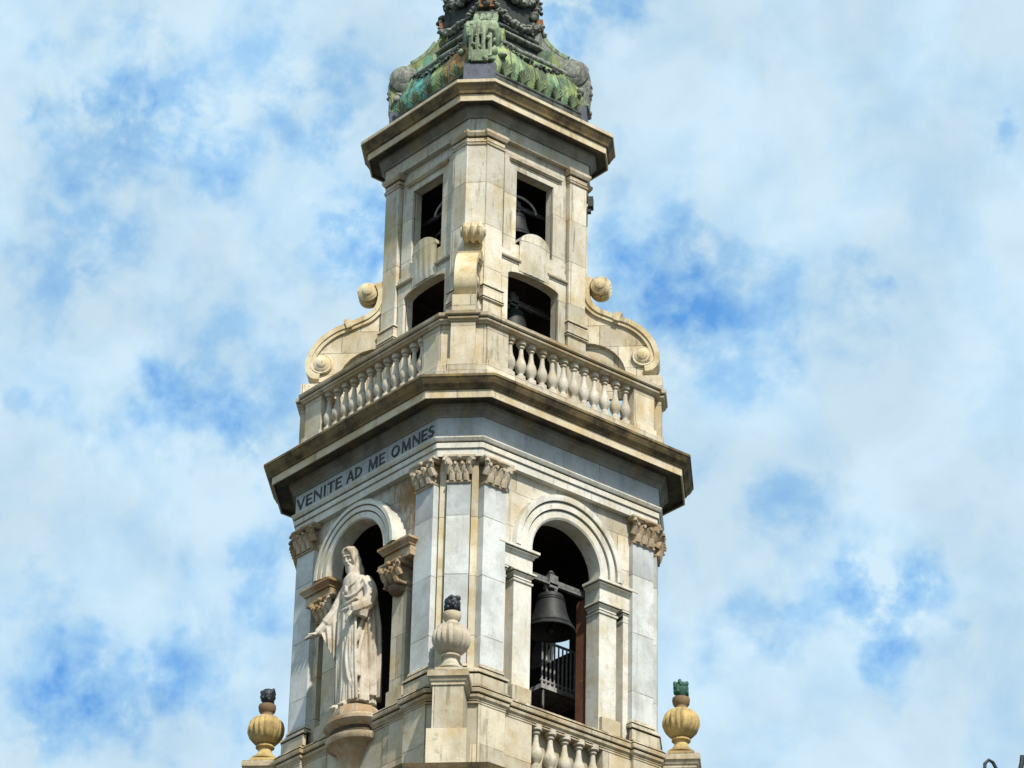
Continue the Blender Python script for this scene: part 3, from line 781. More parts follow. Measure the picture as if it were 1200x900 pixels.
for phi in FACES:              # fan-shaped keystone rising into the sill of the upper window
    bm = BM(); N = 18
    prof = []
    for zi, (z, out) in enumerate(((6.25, .05), (6.42, .08), (6.65, .10), (6.9, .11), (7.12, .12))):
        row = []
        for j in range(N + 1):
            u = j / N * 2 - 1
            hw = .50
            fl = .035 * abs(math.cos(u * 3.5 * PI / 2 * 1.4))
            row.append(bm.verts.new(fp(phi, u * hw, UA - .02 + out * (1 - u * u * .75) - fl * .6, z)))
        prof.append(row)
    top = []
    for j in range(N + 1):
        u = j / N * 2 - 1
        top.append(bm.verts.new(fp(phi, u * .50, UA - .02 + .13 * (1 - u * u * .7), 7.13 + .30 * math.sqrt(max(0, 1 - u * u)))))
    prof.append(top)
    back = [bm.verts.new(fp(phi, (j / N * 2 - 1) * .50, UA - .3, 7.13 + .30 * math.sqrt(max(0, 1 - (j / N * 2 - 1) ** 2)))) for j in range(N + 1)]
    prof.append(back)
    for a_, b_ in zip(prof, prof[1:]):
        for j in range(N):
            try: bm.faces.new((a_[j], a_[j + 1], b_[j + 1], b_[j]))
            except ValueError: pass
    bm.faces.new(prof[0])
    part('keystone', bm, M['upper'], smooth=50)
UN = UA + .05
UCAP = [(-.02, 9.52), (.03, 9.53), (.04, 9.58)] + Q(.02, 9.585, .035) + [(.01, 9.65), (.01, 9.72)] + Q(.02, 9.73, .035) + [(.05, 9.78), (.09, 9.86), (.09, 9.93), (-.02, 9.95)]
for phi in FACES:
    for s in (-1, 1):
        bm = BM(); box(bm, phi, s * 1.40 - .28, s * 1.40 + .28, UA - .12, UN, 5.4, 9.6); p = part('upper_pilaster', bm, M['upper'])
        bm = BM()
        sweep(bm, u_path(phi, s * 1.40 - .28, s * 1.40 + .28, UN, .15), [(-.02, 4.95), (.07, 4.95)] + Q(.07, 4.97, .035, .05) + [(.07, 5.04), (.05, 5.08), (.05, 5.28)] + Q(.05, 5.29, .03, .04) + [(.07, 5.34), (.04, 5.4), (-.02, 5.42)], closed=False)
        box(bm, phi, s * 1.40 - .30, s * 1.40 + .30, UA - .12, UN + .02, 1.4, 4.96)
        part('pilaster_base', bm, M['cream'], p)
        bm = BM()
        sweep(bm, u_path(phi, s * 1.40 - .28, s * 1.40 + .28, UN, .15), UCAP, closed=False)
        part('capital', bm, M['mould'], p)
for phi in CORN:
    r = rcorner(UA, UC)
    bm = BM(); box(bm, phi, -.25, .25, r - .3, r + .03, 3.4, 9.6)
    for s in (-1, 1): box(bm, phi, s * .275 - .022, s * .275 + .022, r - .3, r - .05, 3.4, 10.2)
    p = part('upper_pilaster', bm, M['upper'])
    bm = BM(); sweep(bm, u_path(phi, -.25, .25, r + .03, .15), UCAP, closed=False)
    part('capital', bm, M['mould'], p)
def uplan(off): return octa(2.05 + off, .31 + .586 * off)
bm = BM(); sweep(bm, uplan(0), [(-.4, 9.94), (.0, 9.94), (.0, 10.3), (-.4, 10.3)]); part('upper_frieze', bm, M['upper'])
bm = BM()
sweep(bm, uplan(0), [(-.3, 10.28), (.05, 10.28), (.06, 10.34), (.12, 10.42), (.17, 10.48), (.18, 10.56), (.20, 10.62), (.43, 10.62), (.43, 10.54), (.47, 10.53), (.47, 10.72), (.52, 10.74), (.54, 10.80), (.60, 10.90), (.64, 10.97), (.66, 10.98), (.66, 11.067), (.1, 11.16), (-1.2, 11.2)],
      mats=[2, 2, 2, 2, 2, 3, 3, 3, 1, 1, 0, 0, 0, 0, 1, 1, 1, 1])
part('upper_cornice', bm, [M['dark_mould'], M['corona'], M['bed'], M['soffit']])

for phi in (45,):         # small floodlight fixed under the capitals
    bm = BM(); r = rcorner(UA, UC)
    box(bm, phi, -.03, .03, r, r + .10, 9.28, 9.34); box(bm, phi, -.12, .12, r + .08, r + .22, 9.12, 9.42); box(bm, phi, -.07, .07, r + .06, r + .16, 8.98, 9.13)
    part('floodlight', bm, M['cop_black'])
# ---- scroll buttresses on the four chamfers
top_c = (3.04, 6.70)
rim = catmull([(2.84, 6.84), (2.74, 6.6), (2.79, 6.22), (2.98, 5.98), (3.22, 5.85), (3.5, 5.72), (3.85, 5.56), (4.18, 5.30), (4.42, 4.97), (4.54, 4.6), (4.52, 4.3), (4.38, 4.12), (4.18, 4.08)], 6)
def band(bm, phi, curve, th, hw):
    """ribbon of thickness th following a curve of (r, z), half-width hw"""
    n = len(curve); L_ = []
    for i in range(n):
        d = (curve[min(i + 1, n - 1)] - curve[max(i - 1, 0)]).normalized()
        nv = Vector((d.y, -d.x))
        a, b = curve[i] + nv * 0, curve[i] + nv * -th if False else curve[i] - Vector((-d.y, d.x)) * th
        L_.append([bm.verts.new(fp(phi, t, p.x, p.y)) for (p, t) in ((a, -hw), (a, hw), (b, hw), (b, -hw))])
    for i in range(n - 1):
        for k in range(4): bm.faces.new((L_[i][k], L_[i][(k + 1) % 4], L_[i + 1][(k + 1) % 4], L_[i + 1][k]))
    bm.faces.new(L_[0]); bm.faces.new(L_[-1])
def disc(bm, phi, c, r, t0, t1, seg=20, bulge=0.):
    rings = []
    prof = ((0, t0), (r * .55, t0 - bulge * .2 if t0 < 0 else t0), (r, t0), (r, t1), (r * .55, t1), (0, t1))
    for (rr, t) in ((r * .35, t0 - bulge), (r * .8, t0 - bulge * .5), (r, t0), (r, t1), (r * .8, t1 + bulge * .5), (r * .35, t1 + bulge)):
        rings.append([bm.verts.new(fp(phi, t, c[0] + rr * math.cos(2 * PI * i / seg), c[1] + rr * math.sin(2 * PI * i / seg))) for i in range(seg)])
    for a_, b_ in zip(rings, rings[1:]):
        for i in range(seg): bm.faces.new((a_[i], a_[(i + 1) % seg], b_[(i + 1) % seg], b_[i]))
    bm.faces.new(rings[0]); bm.faces.new(rings[-1])
for phi in CORN:
    bm = BM()
    web = [(p.x - .04, p.y - .04) for p in rim[3:]]
    web = [(2.62, 6.5)] + web + [(4.15, 3.9), (3.72, 3.9)] + [(2.66 + 1.04 * math.cos(a), 3.98 + 1.0 * math.sin(a)) for a in [PI / 2 * i / 8 for i in range(9)]] + [(2.62, 5.0)]
    # web as extruded outline in the vertical radial plane
    tri = tessellate_polygon([[Vector((x, z, 0)) for x, z in web]])
    A_ = [bm.verts.new(fp(phi, -.17, x, z)) for x, z in web]; B_ = [bm.verts.new(fp(phi, .17, x, z)) for x, z in web]
    for q in tri:
        try: bm.faces.new([A_[i] for i in q]); bm.faces.new([B_[i] for i in reversed(q)])
        except ValueError: pass
    for i in range(len(web)): 
        j = (i + 1) % len(web); bm.faces.new((A_[i], A_[j], B_[j], B_[i]))
    box(bm, phi, -.29, .29, 3.6, 4.62, 3.48, 3.93)
    box(bm, phi, -.05, .05, 2.62, 3.8, 3.4, 5.1)
    p = part('scroll_buttress', bm, M['scroll'])
    bm = BM()
    band(bm, phi, rim, .13, .27)
    gb = BM(); inner = []
    for i_ in range(len(rim)):
        d_ = (rim[min(i_ + 1, len(rim) - 1)] - rim[max(i_ - 1, 0)]).normalized()
        inner.append(rim[i_] - Vector((-d_.y, d_.x)) * .128)
    band(gb, phi, inner, .035, .20); part('scroll_groove', gb, M['groove'], p)
    band(bm, phi, inner, .10, .235)
    band(bm, phi, [Vector((3.46, 5.83)), Vector((3.60, 5.77))], .25, .31)
    part('scroll_band', bm, M['scroll_rim'], p)
    bm = BM()
    disc(bm, phi, (3.02, 6.66), .215, -.24, .24, 24, .05)
    disc(bm, phi, (3.02, 6.66), .13, -.30, .30, 16, .03)
    for k in (-.18, 0, .18):
        pts = [fp(phi, k, 3.02 + .225 * math.cos(a), 6.66 + .225 * math.sin(a)) for a in [2 * PI * i / 20 for i in range(21)]]
        tube(bm, pts, .055, 6, cap=False)
    sp = [fp(phi, 0, 0, 0)]
    part('scroll_volute', bm, M['scroll_rim'], p, smooth=40)
    bm = BM()
    disc(bm, phi, (4.12, 4.55), .235, -.23, .23, 22, .06)
    disc(bm, phi, (4.12, 4.55), .13, -.29, .29, 16, .03)
    for s in (-1, 1):
        pts = []
        for k in range(30):
            a = PI * .2 - k * .33; rr = .315 - .006 * k
            pts.append(fp(phi, s * .21, 4.12 + rr * math.cos(a), 4.55 + rr * math.sin(a)))
        tube(bm, pts, .04, 6)
    part('scroll_volute', bm, M['scroll'], p, smooth=40)

# ---- green copper base of the spire
def sq(z, a, c): return [(x, y, z) for x, y in octa(a, c)]
def loft(bm, levels):
    rings = [[bm.verts.new(p) for p in sq(*l)] for l in levels]
    for a_, b_ in zip(rings, rings[1:]):
        for i in range(8): bm.faces.new((a_[i], a_[(i + 1) % 8], b_[(i + 1) % 8], b_[i]))
    bm.faces.new(rings[0][::-1]); bm.faces.new(rings[-1])
bm = BM(); loft(bm, [(11.1, 2.08, .5), (11.74, 2.06, .5), (11.78, 1.98, .5)]); part('spire_plinth', bm, M['cop_dark'])
bm = BM(); loft(bm, [(11.75, 1.98, .45), (12.1, 2.03, .45), (12.4, 2.01, .45), (12.75, 1.90, .45), (13.0, 1.78, .45), (13.06, 1.5, .45)]); part('spire_bell', bm, M['copper'])
bm = BM(); loft(bm, [(13.05, 1.34, .4), (13.75, 1.26, .4), (14.0, 1.1, .35), (14.6, 1.0, .35), (15.4, .95, .35), (16.6, .92, .3), (17.2, .8, .3), (19.5, .4, .15), (23.0, .1, .03)]); part('spire_drum', bm, M['cop_black'])
def spire_lip(a, z, r, m, name):
    """projecting beaten-copper ledge, a little uneven along its edge"""
    bm = BM(); path = []
    pts = [Vector(p) for p in octa(a, .45)]
    for i in range(8):
        q0, q1 = pts[i], pts[(i + 1) % 8]; n = max(2, int((q1 - q0).length / .15))
        path += [q0.lerp(q1, j / n) for j in range(n)]
    rings = []
    for (o, dz) in ((-.25, -r * 1.1), (.0, -r * 1.1), (r * .9, -r * .6), (r * 1.1, r * .1), (r * .8, r * .7), (.0, r), (-.25, r * 1.2)):
        ring = []
        for p in path:
            u = p.normalized(); w = noise.noise(Vector((p.x * 2.5, p.y * 2.5, z + o))) ; w2 = noise.noise(Vector((p.x * 5, p.y * 5, z * 2 + o)))
            ring.append(bm.verts.new((p.x + u.x * (o + w * r * .5), p.y + u.y * (o + w * r * .5), z + dz + w2 * r * .5)))
        rings.append(ring)
    n = len(path)
    for a_, b_ in zip(rings, rings[1:]):
        for i in range(n): bm.faces.new((a_[i], a_[(i + 1) % n], b_[(i + 1) % n], b_[i]))
    return part(name, bm, m, smooth=50)
for phi in FACES:              # standing seams of the copper sheets
    for q_ in (-.86, -.1, .7):
        bm = BM(); tube(bm, [fp(phi, q_ * 1.1, 1.985, 11.78), fp(phi, q_ * 1.1, 2.033, 12.1), fp(phi, q_ * 1.08, 2.013, 12.4), fp(phi, q_ * 1.02, 1.905, 12.75), fp(phi, q_ * .96, 1.785, 13.02)], .017, 6); part('copper_seam', bm, M['cop_dark'])
for phi in FACES:              # acanthus relief low on each panel
    for q_ in range(5):
        bm = BM()
        t = -1.15 + q_ * .575
        for j_ in range(7):
            a_ = (j_ - 3) * .3; L_ = .34 - .03 * abs(j_ - 3)
            p0 = fp(phi, t, 2.0, 11.86); p1 = fp(phi, t + math.sin(a_) * L_ * .6, 2.09, 11.86 + math.cos(a_) * L_ * .8); p2 = fp(phi, t + math.sin(a_) * L_, 2.13, 11.86 + math.cos(a_) * L_ * 1.15)
            tube(bm, [p0, p1, p2], [.05, .045, .018], 6)
        part('panel_relief', bm, M['cop_mid'], smooth=50)
spire_lip(1.74, 13.07, .085, M['cop_grey'], 'spire_lip')
spire_lip(1.34, 13.82, .055, M['cop_grey'], 'spire_lip')
spire_lip(1.12, 14.15, .07, M['cop_dark'], 'spire_lip')
spire_lip(2.02, 11.8, .06, M['cop_dark'], 'spire_lip')
def cluster(bm, rnd, c, spread, r0, n, lo=.45, hi=.95):
    for _ in range(n):
        p = Vector(c) + Vector((rnd.uniform(-1, 1), rnd.uniform(-1, 1), rnd.uniform(-1, 1))) * spread
        rr = r0 * rnd.uniform(lo, hi)
        blob(bm, p, (rr, rr * rnd.uniform(.45, .9), rr * rnd.uniform(.45, .9)), 7, Matrix.Rotation(rnd.uniform(0, 3), 3, Vector((rnd.random(), rnd.random(), rnd.random() + .1)).normalized()))
for phi in FACES:              # leafy festoons on bell and drum
    for (z, hw, sag, n0, rr, m) in ((13.02, .95, .30, 1.84, .075, 'cop_dark'), (14.75, .82, .42, 1.14, .13, 'cop_grey'), (15.75, .75, .5, 1.04, .14, 'cop_grey')):
        bm = BM(); rnd = random.Random(int(z * 10) + phi)
        for i in range(27):
            u = i / 26 * 2 - 1
            cluster(bm, rnd, fp(phi, u * hw, n0 + .05 * (1 - u * u) + (.0 if z > 14 else .03 * (1 - u * u)), z - sag * (1 - u * u)), .06, rr * (.6 + .5 * (1 - u * u)), 3)
        part('festoon', bm, M[m], smooth=60)
for phi in CORN:               # scrolled consoles on the four corners
    bm = BM()
    side = phi in (45, -135)
    outl = [(1.9, 12.0), (2.52, 12.0), (2.57, 12.3), (2.62, 12.7), (2.62, 12.98), (2.54, 13.25), (2.36, 13.48), (2.12, 13.62), (1.86, 13.78), (1.62, 14.0), (1.42, 14.3), (1.32, 14.55), (1.0, 14.6)]
    cv = catmull(outl, 4)
    tri = tessellate_polygon([[Vector((p.x, p.y, 0)) for p in cv]])
    hw = .31
    A_ = [bm.verts.new(fp(phi, -hw, p.x, p.y)) for p in cv]; B_ = [bm.verts.new(fp(phi, hw, p.x, p.y)) for p in cv]
    for q in tri:
        try: bm.faces.new([A_[i] for i in q]); bm.faces.new([B_[i] for i in reversed(q)])
        except ValueError: pass
    for i in range(len(cv)):
        j = (i + 1) % len(cv); bm.faces.new((A_[i], A_[j], B_[j], B_[i]))
    mm = {45: 'cop_grey', -135: 'cop_yellow'}.get(phi, 'cop_dark')
    p = part('spire_console', bm, M[mm])
    bm = BM(); bm2 = BM()      # raised ribs, scroll eyes and leaves on the console
    for t in (-.25, -.08, .08, .25):
        tube(bm, [fp(phi, t, q.x + .03, q.y) for q in cv[6:26]], .06, 6)
        tube(bm2, [fp(phi, t, q.x + .05, q.y) for q in cv[29:41]], .085, 6)
    disc(bm, phi, (2.27, 13.12), .40, -.38, .38, 18, .10)
    disc(bm, phi, (2.27, 13.12), .2, -.47, .47, 14, .04)
    cluster(bm, random.Random(phi + 5), fp(phi, .3, 2.3, 12.5), .17, .2, 7)
    cluster(bm, random.Random(phi + 6), fp(phi, -.3, 2.3, 12.5), .17, .2, 7)
    rnd = random.Random(phi)
    for i in range(26):
        q = cv[int(4 + rnd.random() * 26)]
        cluster(bm, rnd, fp(phi, rnd.uniform(-.38, .38), q.x + .04, q.y), .03, .12, 1)
    bm3 = BM(); box(bm3, phi, -.22, .22, 2.45, 2.68, 12.08, 12.42)
    wing = [(1.3, 12.0), (2.16, 12.0), (2.16, 12.5), (2.06, 13.0), (1.88, 13.4), (1.66, 13.75), (1.3, 13.8)]
    bm4 = BM(); W0 = [bm4.verts.new(fp(phi, -.52, x, z)) for x, z in wing]; W1 = [bm4.verts.new(fp(phi, .52, x, z)) for x, z in wing]
    bm4.faces.new(W0); bm4.faces.new(W1[::-1])
    for i in range(len(wing)): bm4.faces.new((W0[i], W0[(i + 1) % len(wing)], W1[(i + 1) % len(wing)], W1[i]))
    part('console_wing', bm4, M['copper'], p)
    cluster(bm, rnd, fp(phi, 0, 2.12, 13.5), .16, .16, 8)
    part('console_scroll', bm, M['cop_grey' if side else 'cop_light'], p, smooth=45)
    part('console_leaf', bm2, M['cop_light'], p, smooth=45); part('console_block', bm3, M['cop_light'], p)
    bm = BM(); box(bm, phi, -.42, .42, 1.9, 2.62, 11.12, 12.03); part('console_foot', bm, M['lead'], p)
    bm = BM()                  # leafy upper console by the drum
    for (nn, zz, rr) in ((1.22, 14.35, .18), (1.22, 14.7, .22), (1.25, 15.1, .24), (1.22, 15.5, .22), (1.24, 15.9, .24), (1.2, 16.3, .22), (1.22, 16.8, .22)):
        cluster(bm, rnd, fp(phi, 0, nn - .1, zz), .2, rr, 7, .4, .8)
    box(bm, phi, -.25, .25, .8, 1.26, 14.5, 17.2)
    part('leaf_console', bm, M['cop_dark'], p, smooth=50)
    bm = BM(); box(bm, phi, -.2, .2, 1.2, 1.40, 14.66, 15.0); part('console_shield', bm, M['cop_rust'], p)

# ------------------------------------------------------------------ statue on its corbel
bm = BM()
cx, cy = -.02, -3.5
def half_round(bm, prof, seg=28):
    rings = []
    for (r, z) in prof:
        rings.append([bm.verts.new((cx + r * math.cos(a), cy + r * .82 * math.sin(a), z)) for a in [PI + PI * i / seg for i in range(seg + 1)]] )
    for a_, b_ in zip(rings, rings[1:]):
        mi = 1 if a_[0].co.z >= -6.945 and b_[0].co.z <= -6.775 else 0
        for i in range(seg): bm.faces.new((a_[i], a_[i + 1], b_[i + 1], b_[i])).material_index = mi
        bm.faces.new((a_[seg], a_[0], b_[0], b_[seg]))
    bm.faces.new(rings[0]); bm.faces.new(rings[-1])
half_round(bm, [(.20, -9.0), (.20, -8.3), (.22, -8.12), (.34, -8.06), (.36, -7.96), (.34, -7.88), (.23, -7.84), (.26, -7.7), (.38, -7.42), (.56, -7.2), (.62, -7.16), (.78, -7.12), (.82, -7.05), (.82, -6.97), (.74, -6.94), (.70, -6.86), (.72, -6.80), (.70, -6.78), (.82, -6.72), (.88, -6.64), (.88, -6.56), (.76, -6.54), (.72, -6.46), (.0, -6.44)])
part('statue_corbel', bm, M['corbel'], smooth=30)

def statue():
    """robed, bearded figure with long hair, right arm held out with the mantle hanging from it, left arm bent; built in metres of a 1.75 m person"""
    bm = BM()
    rnd = random.Random(4)
    def ring_loft(levels, nseg=72, fold=None, lo=0, hi=1):
        rings = []
        for (z, x, y, rx, ry, amp) in levels:
            ring = []
            for i in range(nseg):
                a = 2 * PI * i / nseg
                f = 1.0
                if amp:
                    s = math.cos(a * 11 + 2.2 * math.sin(a * 2 + 1) + z * 1.2) * .55 + math.cos(a * 17 + 1.3 + math.sin(a * 3) - z * 1.6) * .3 + math.cos(a * 6 + z * .8 + 2) * .4
                    f += amp * (abs(s) ** .7 * (1 if s > 0 else -1))
                ring.append(bm.verts.new((x + rx * f * math.cos(a), y + ry * f * math.sin(a), z)))
            rings.append(ring)
        for a_, b_ in zip(rings, rings[1:]):
            for i in range(nseg): bm.faces.new((a_[i], a_[(i + 1) % nseg], b_[(i + 1) % nseg], b_[i]))
        bm.faces.new(rings[0][::-1]); bm.faces.new(rings[-1])
    def dense(levels, n=6):
        out = []
        for a_, b_ in zip(levels, levels[1:]):
            for k in range(n):
                u = k / n; out.append(tuple(p + (q - p) * u for p, q in zip(a_, b_)))
        out.append(levels[-1]); return out
    # robe (z, centre x, centre y, rx, ry, fold depth)
    ring_loft(dense([(.05, .02, -.01, .235, .20, .15), (.15, .02, -.01, .225, .19, .15), (.40, .02, -.01, .205, .175, .14), (.65, .015, -.02, .20, .17, .12), (.88, .0, -.02, .20, .165, .06),
                     (1.02, -.01, -.03, .19, .15, .04), (1.15, -.02, -.05, .19, .145, .03), (1.28, -.03, -.07, .19, .14, .025), (1.37, -.035, -.085, .18, .125, .02), (1.43, -.04, -.095, .16, .11, .0), (1.475, -.042, -.10, .075, .075, 0), (1.56, -.045, -.125, .055, .06, 0)]))
    # mantle down the back and the left flank
    ring_loft(dense([(.12, .06, .07, .22, .15, .12), (.5, .06, .06, .225, .15, .11), (.9, .05, .04, .225, .15, .08), (1.2, .02, .0, .22, .14, .05), (1.36, -.01, -.04, .20, .12, .03), (1.44, -.03, -.07, .15, .10, 0)]))
    # mantle edge wrapped across the waist and gathered folds falling from it
    def fold(pts, r): tube(bm, catmull([Vector(p) for p in pts], 6), r, 8)
    fold([(-.20, -.08, 1.10), (-.12, -.19, 1.075), (0, -.215, 1.06), (.10, -.20, 1.07), (.19, -.13, 1.10)], .022)
    fold([(-.20, -.06, 1.16), (-.10, -.18, 1.14), (.02, -.20, 1.13), (.14, -.17, 1.16)], .018)
    fold([(-.17, -.1, 1.38), (-.09, -.20, 1.26), (.0, -.215, 1.19), (.12, -.17, 1.22), (.19, -.09, 1.36)], .018)
    fold([(-.12, -.14, 1.40), (-.05, -.205, 1.32), (.0, -.21, 1.29), (.07, -.2, 1.32), (.12, -.13, 1.40)], .014)
    for i in range(9):
        x = -.17 + i * .042
        d = -.185 - .02 * math.cos((x) * 8)
        fold([(x * .9, d, 1.06), (x * .98 + .01, d - .005, .8), (x * 1.05 + .02, d + .0, .45), (x * 1.15 + .02, d - .005 + .02 * abs(i - 4) * .4, .06)], [.018 + .008 * (i % 3 == 0)] * 19)
    fold([(.19, -.12, 1.08), (.12, -.2, .85), (.05, -.22, .6), (.10, -.21, .3), (.20, -.14, .1)], .024)
    fold([(.2, -.1, .95), (.16, -.17, .7), (.13, -.2, .42), (.2, -.15, .14)], .024)
    fold([(.2, -.1, .8), (.2, -.15, .55), (.21, -.14, .3)], .022)
    # burning-heart emblem on the breast as a plain oval relief
    blob(bm, Vector((-.01, -.225, 1.26)), (.035, .02, .04), 10)
    # arms
    fold([(-.17, -.08, 1.37), (-.255, -.12, 1.24), (-.29, -.18, 1.10), (-.36, -.26, .97), (-.42, -.32, .875)], [.078, .077, .075, .074, .073, .072] + [.07] * 6 + [.066] * 6 + [.05] * 6 + [.036])
    fold([(.145, -.06, 1.37), (.235, -.04, 1.24), (.265, -.08, 1.11), (.235, -.18, 1.03), (.17, -.25, 1.00)], [.080] * 12 + [.084] * 6 + [.072] * 6 + [.05])
    # wide left sleeve hanging from the bent forearm
    fold([(.25, -.10, 1.12), (.25, -.14, 1.0), (.235, -.15, .92)], [.07] * 6 + [.06] * 6 + [.03])
    # mantle hanging from the outstretched right arm, a folded sheet tapering to the thigh
    n, mrows = 26, 16; g0 = []
    for i in range(n + 1):
        u = i / n
        top = Vector((-.16, -.12, 1.22)).lerp(Vector((-.405, -.30, .90)), u)
        bot = Vector((-.15, -.13, .40)).lerp(Vector((-.375, -.27, .84)), u ** .9)
        row = []
        for j in range(mrows + 1):
            v = j / mrows
            p = top.lerp(bot, v)
            w = .022 * math.sin(u * 24 + v * 2.5) * (.3 + v)
            row.append((p, w))
        g0.append(row)
    nrm = Vector((-.6, .75, 0)).normalized()
    F_ = [[bm.verts.new(p + nrm * (w + .020)) for p, w in row] for row in g0]; K_ = [[bm.verts.new(p + nrm * (w - .020)) for p, w in row] for row in g0]
    for i in range(n):
        for j in range(mrows):
            bm.faces.new((F_[i][j], F_[i + 1][j], F_[i + 1][j + 1], F_[i][j + 1])); bm.faces.new((K_[i][j + 1], K_[i + 1][j + 1], K_[i + 1][j], K_[i][j]))
    for i in range(n):
        bm.faces.new((F_[i][0], K_[i][0], K_[i + 1][0], F_[i + 1][0])); bm.faces.new((F_[i + 1][mrows], K_[i + 1][mrows], K_[i][mrows], F_[i][mrows]))
    for j in range(mrows):
        bm.faces.new((F_[0][j + 1], K_[0][j + 1], K_[0][j], F_[0][j])); bm.faces.new((F_[n][j], K_[n][j], K_[n][j + 1], F_[n][j + 1]))
    # hands: palm plus five fingers
    def hand(o, d, upv, s=1.0, curl=.25):
        d = d.normalized(); side = d.cross(upv).normalized(); up = side.cross(d).normalized()
        palm = [o, o + d * .045 * s, o + d * .09 * s]
        for k in (-1, 0, 1): tube(bm, [q + side * k * .022 * s for q in palm], [.020 * s, .021 * s, .017 * s], 8)
        for k, L_ in zip((-1.5, -.5, .5, 1.5), (.062, .078, .074, .058)):
            b0 = o + d * .085 * s + side * k * .0185 * s
            p1 = b0 + d * L_ * .5 * s - up * curl * .015 * s
            p2 = p1 + (d - up * curl).normalized() * L_ * .5 * s
            tube(bm, [b0, p1, p2], [.0105 * s, .0098 * s, .0082 * s], 7)
        b0 = o + d * .03 * s - side * .030 * s
        tube(bm, [b0, b0 + (d * .5 - side * .8) * .04 * s, b0 + (d * .9 - side * .9) * .07 * s], [.013 * s, .012 * s, .009 * s], 7)
    hand(Vector((-.415, -.315, .88)), Vector((-.72, -.62, -.28)), Vector((0, -.2, 1)), 1.08)
    hand(Vector((.18, -.245, 1.005)), Vector((-.45, -.35, -.62)), Vector((-.3, -.9, .3)), 1.05, .6)
    # feet
    for x in (-.11, .05):
        tube(bm, [(x, -.12, .03), (x - .01, -.2, .028), (x - .02, -.265, .018)], [.045, .042, .03], 8)
        for k in range(5): blob(bm, Vector((x - .045 + k * .018, -.275 + .004 * k, .018)), .012, 6)
    # head, turned to his right and bowed
    hm = Matrix.Translation((-.06, -.15, 1.645)) @ Matrix.Rotation(R(14), 4, 'Z') @ Matrix.Rotation(R(25), 4, 'X') @ Matrix.Diagonal((.76, .80, 1.04, 1))
    def hb(c, r, seg=14): blob(bm, hm @ Vector(c), tuple(r), seg, hm.to_3x3())
    hb((0, .015, .02), (.078, .098, .108), 20)
    hb((0, -.03, -.045), (.058, .062, .07), 16)           # jaw
    hb((0, -.058, -.10), (.040, .038, .055), 14)          # beard
    hb((-.015, -.06, -.135), (.02, .02, .03), 10); hb((.015, -.06, -.135), (.02, .02, .03), 10)
    tube(bm, [hm @ Vector(p) for p in ((0, -.085, .03), (0, -.102, .0), (0, -.108, -.018), (0, -.09, -.026))], [.011, .014, .017, .012], 8)   # nose
    for s in (-1, 1):
        tube(bm, [hm @ Vector(p) for p in ((s * .012, -.088, .036), (s * .035, -.086, .040), (s * .058, -.068, .030))], [.011, .013, .010], 7)  # brow
        hb((s * .031, -.079, .014), (.014, .010, .008), 10)     # eye
        hb((s * .042, -.068, -.02), (.022, .018, .018), 10)     # cheek
        hb((s * .078, .0, -.005), (.012, .022, .03), 10)       # ear
        tube(bm, [hm @ Vector(p) for p in ((s * .006, -.092, -.043), (s * .025, -.086, -.047), (s * .038, -.075, -.06))], [.010, .011, .008], 7)  # moustache
        # long wavy hair from the parting to the shoulder
        for k in range(6):
            y0 = -.05 + k * .030
            pts = [hm @ Vector((s * .008, y0 * .9 + .005, .118 - abs(y0) * .2)), hm @ Vector((s * .050, y0 - .012, .098)), hm @ Vector((s * .080, y0 - .002, .035)), hm @ Vector((s * .084, y0 + .018, -.05)), hm @ Vector((s * .088 + .006 * math.sin(k * 2), y0 + .035, -.13)), hm @ Vector((s * .075, y0 + .06, -.20))]
            tube(bm, catmull(pts, 5), [.017 + .004 * math.sin(j * 1.1 + k) for j in range(26)], 7)
    hb((0, -.075, -.058), (.026, .014, .007), 10)           # lower lip
    for k in range(-3, 4):
        pts = [hm @ Vector((k * .012, .055, .105)), hm @ Vector((k * .020, .095, .05)), hm @ Vector((k * .022, .10, -.04)), hm @ Vector((k * .024, .095, -.12)), hm @ Vector((k * .026, .09, -.19))]
        tube(bm, catmull(pts, 5), .022, 7)
    hb((0, .035, .045), (.078, .09, .082), 18)
    return bm
bm = statue()
SC = 2.43
bmesh.ops.scale(bm, vec=(SC * .81, SC * .87, SC), verts=bm.verts)
st = obj('statue', bm, M['statue'])
rm = st.modifiers.new('remesh', 'REMESH'); rm.mode = 'VOXEL'; rm.voxel_size = .0145; rm.use_smooth_shade = True
sm = st.modifiers.new('smooth', 'SMOOTH'); sm.factor = .4; sm.iterations = 1
bpy.context.view_layer.update()
dg = bpy.context.evaluated_depsgraph_get()
me = bpy.data.meshes.new_from_object(st.evaluated_get(dg))
st.modifiers.clear(); old = st.data; st.data = me; bpy.data.meshes.remove(old)
for p in me.polygons: p.use_smooth = True
me.materials.clear(); me.materials.append(M['statue'])
st.location = (-.03, -3.50, ZB - 6.22)
st['label'] = 'pale stone statue of a robed bearded man holding out one arm in the arch'
st['category'] = 'statue'
bm = BM()
lathe(bm, [(.60, -.24), (.61, -.2), (.58, -.03), (.54, .03), (.2, .05)], 9)
pl = obj('plinth', bm, M['corbel'], st, smooth=30)

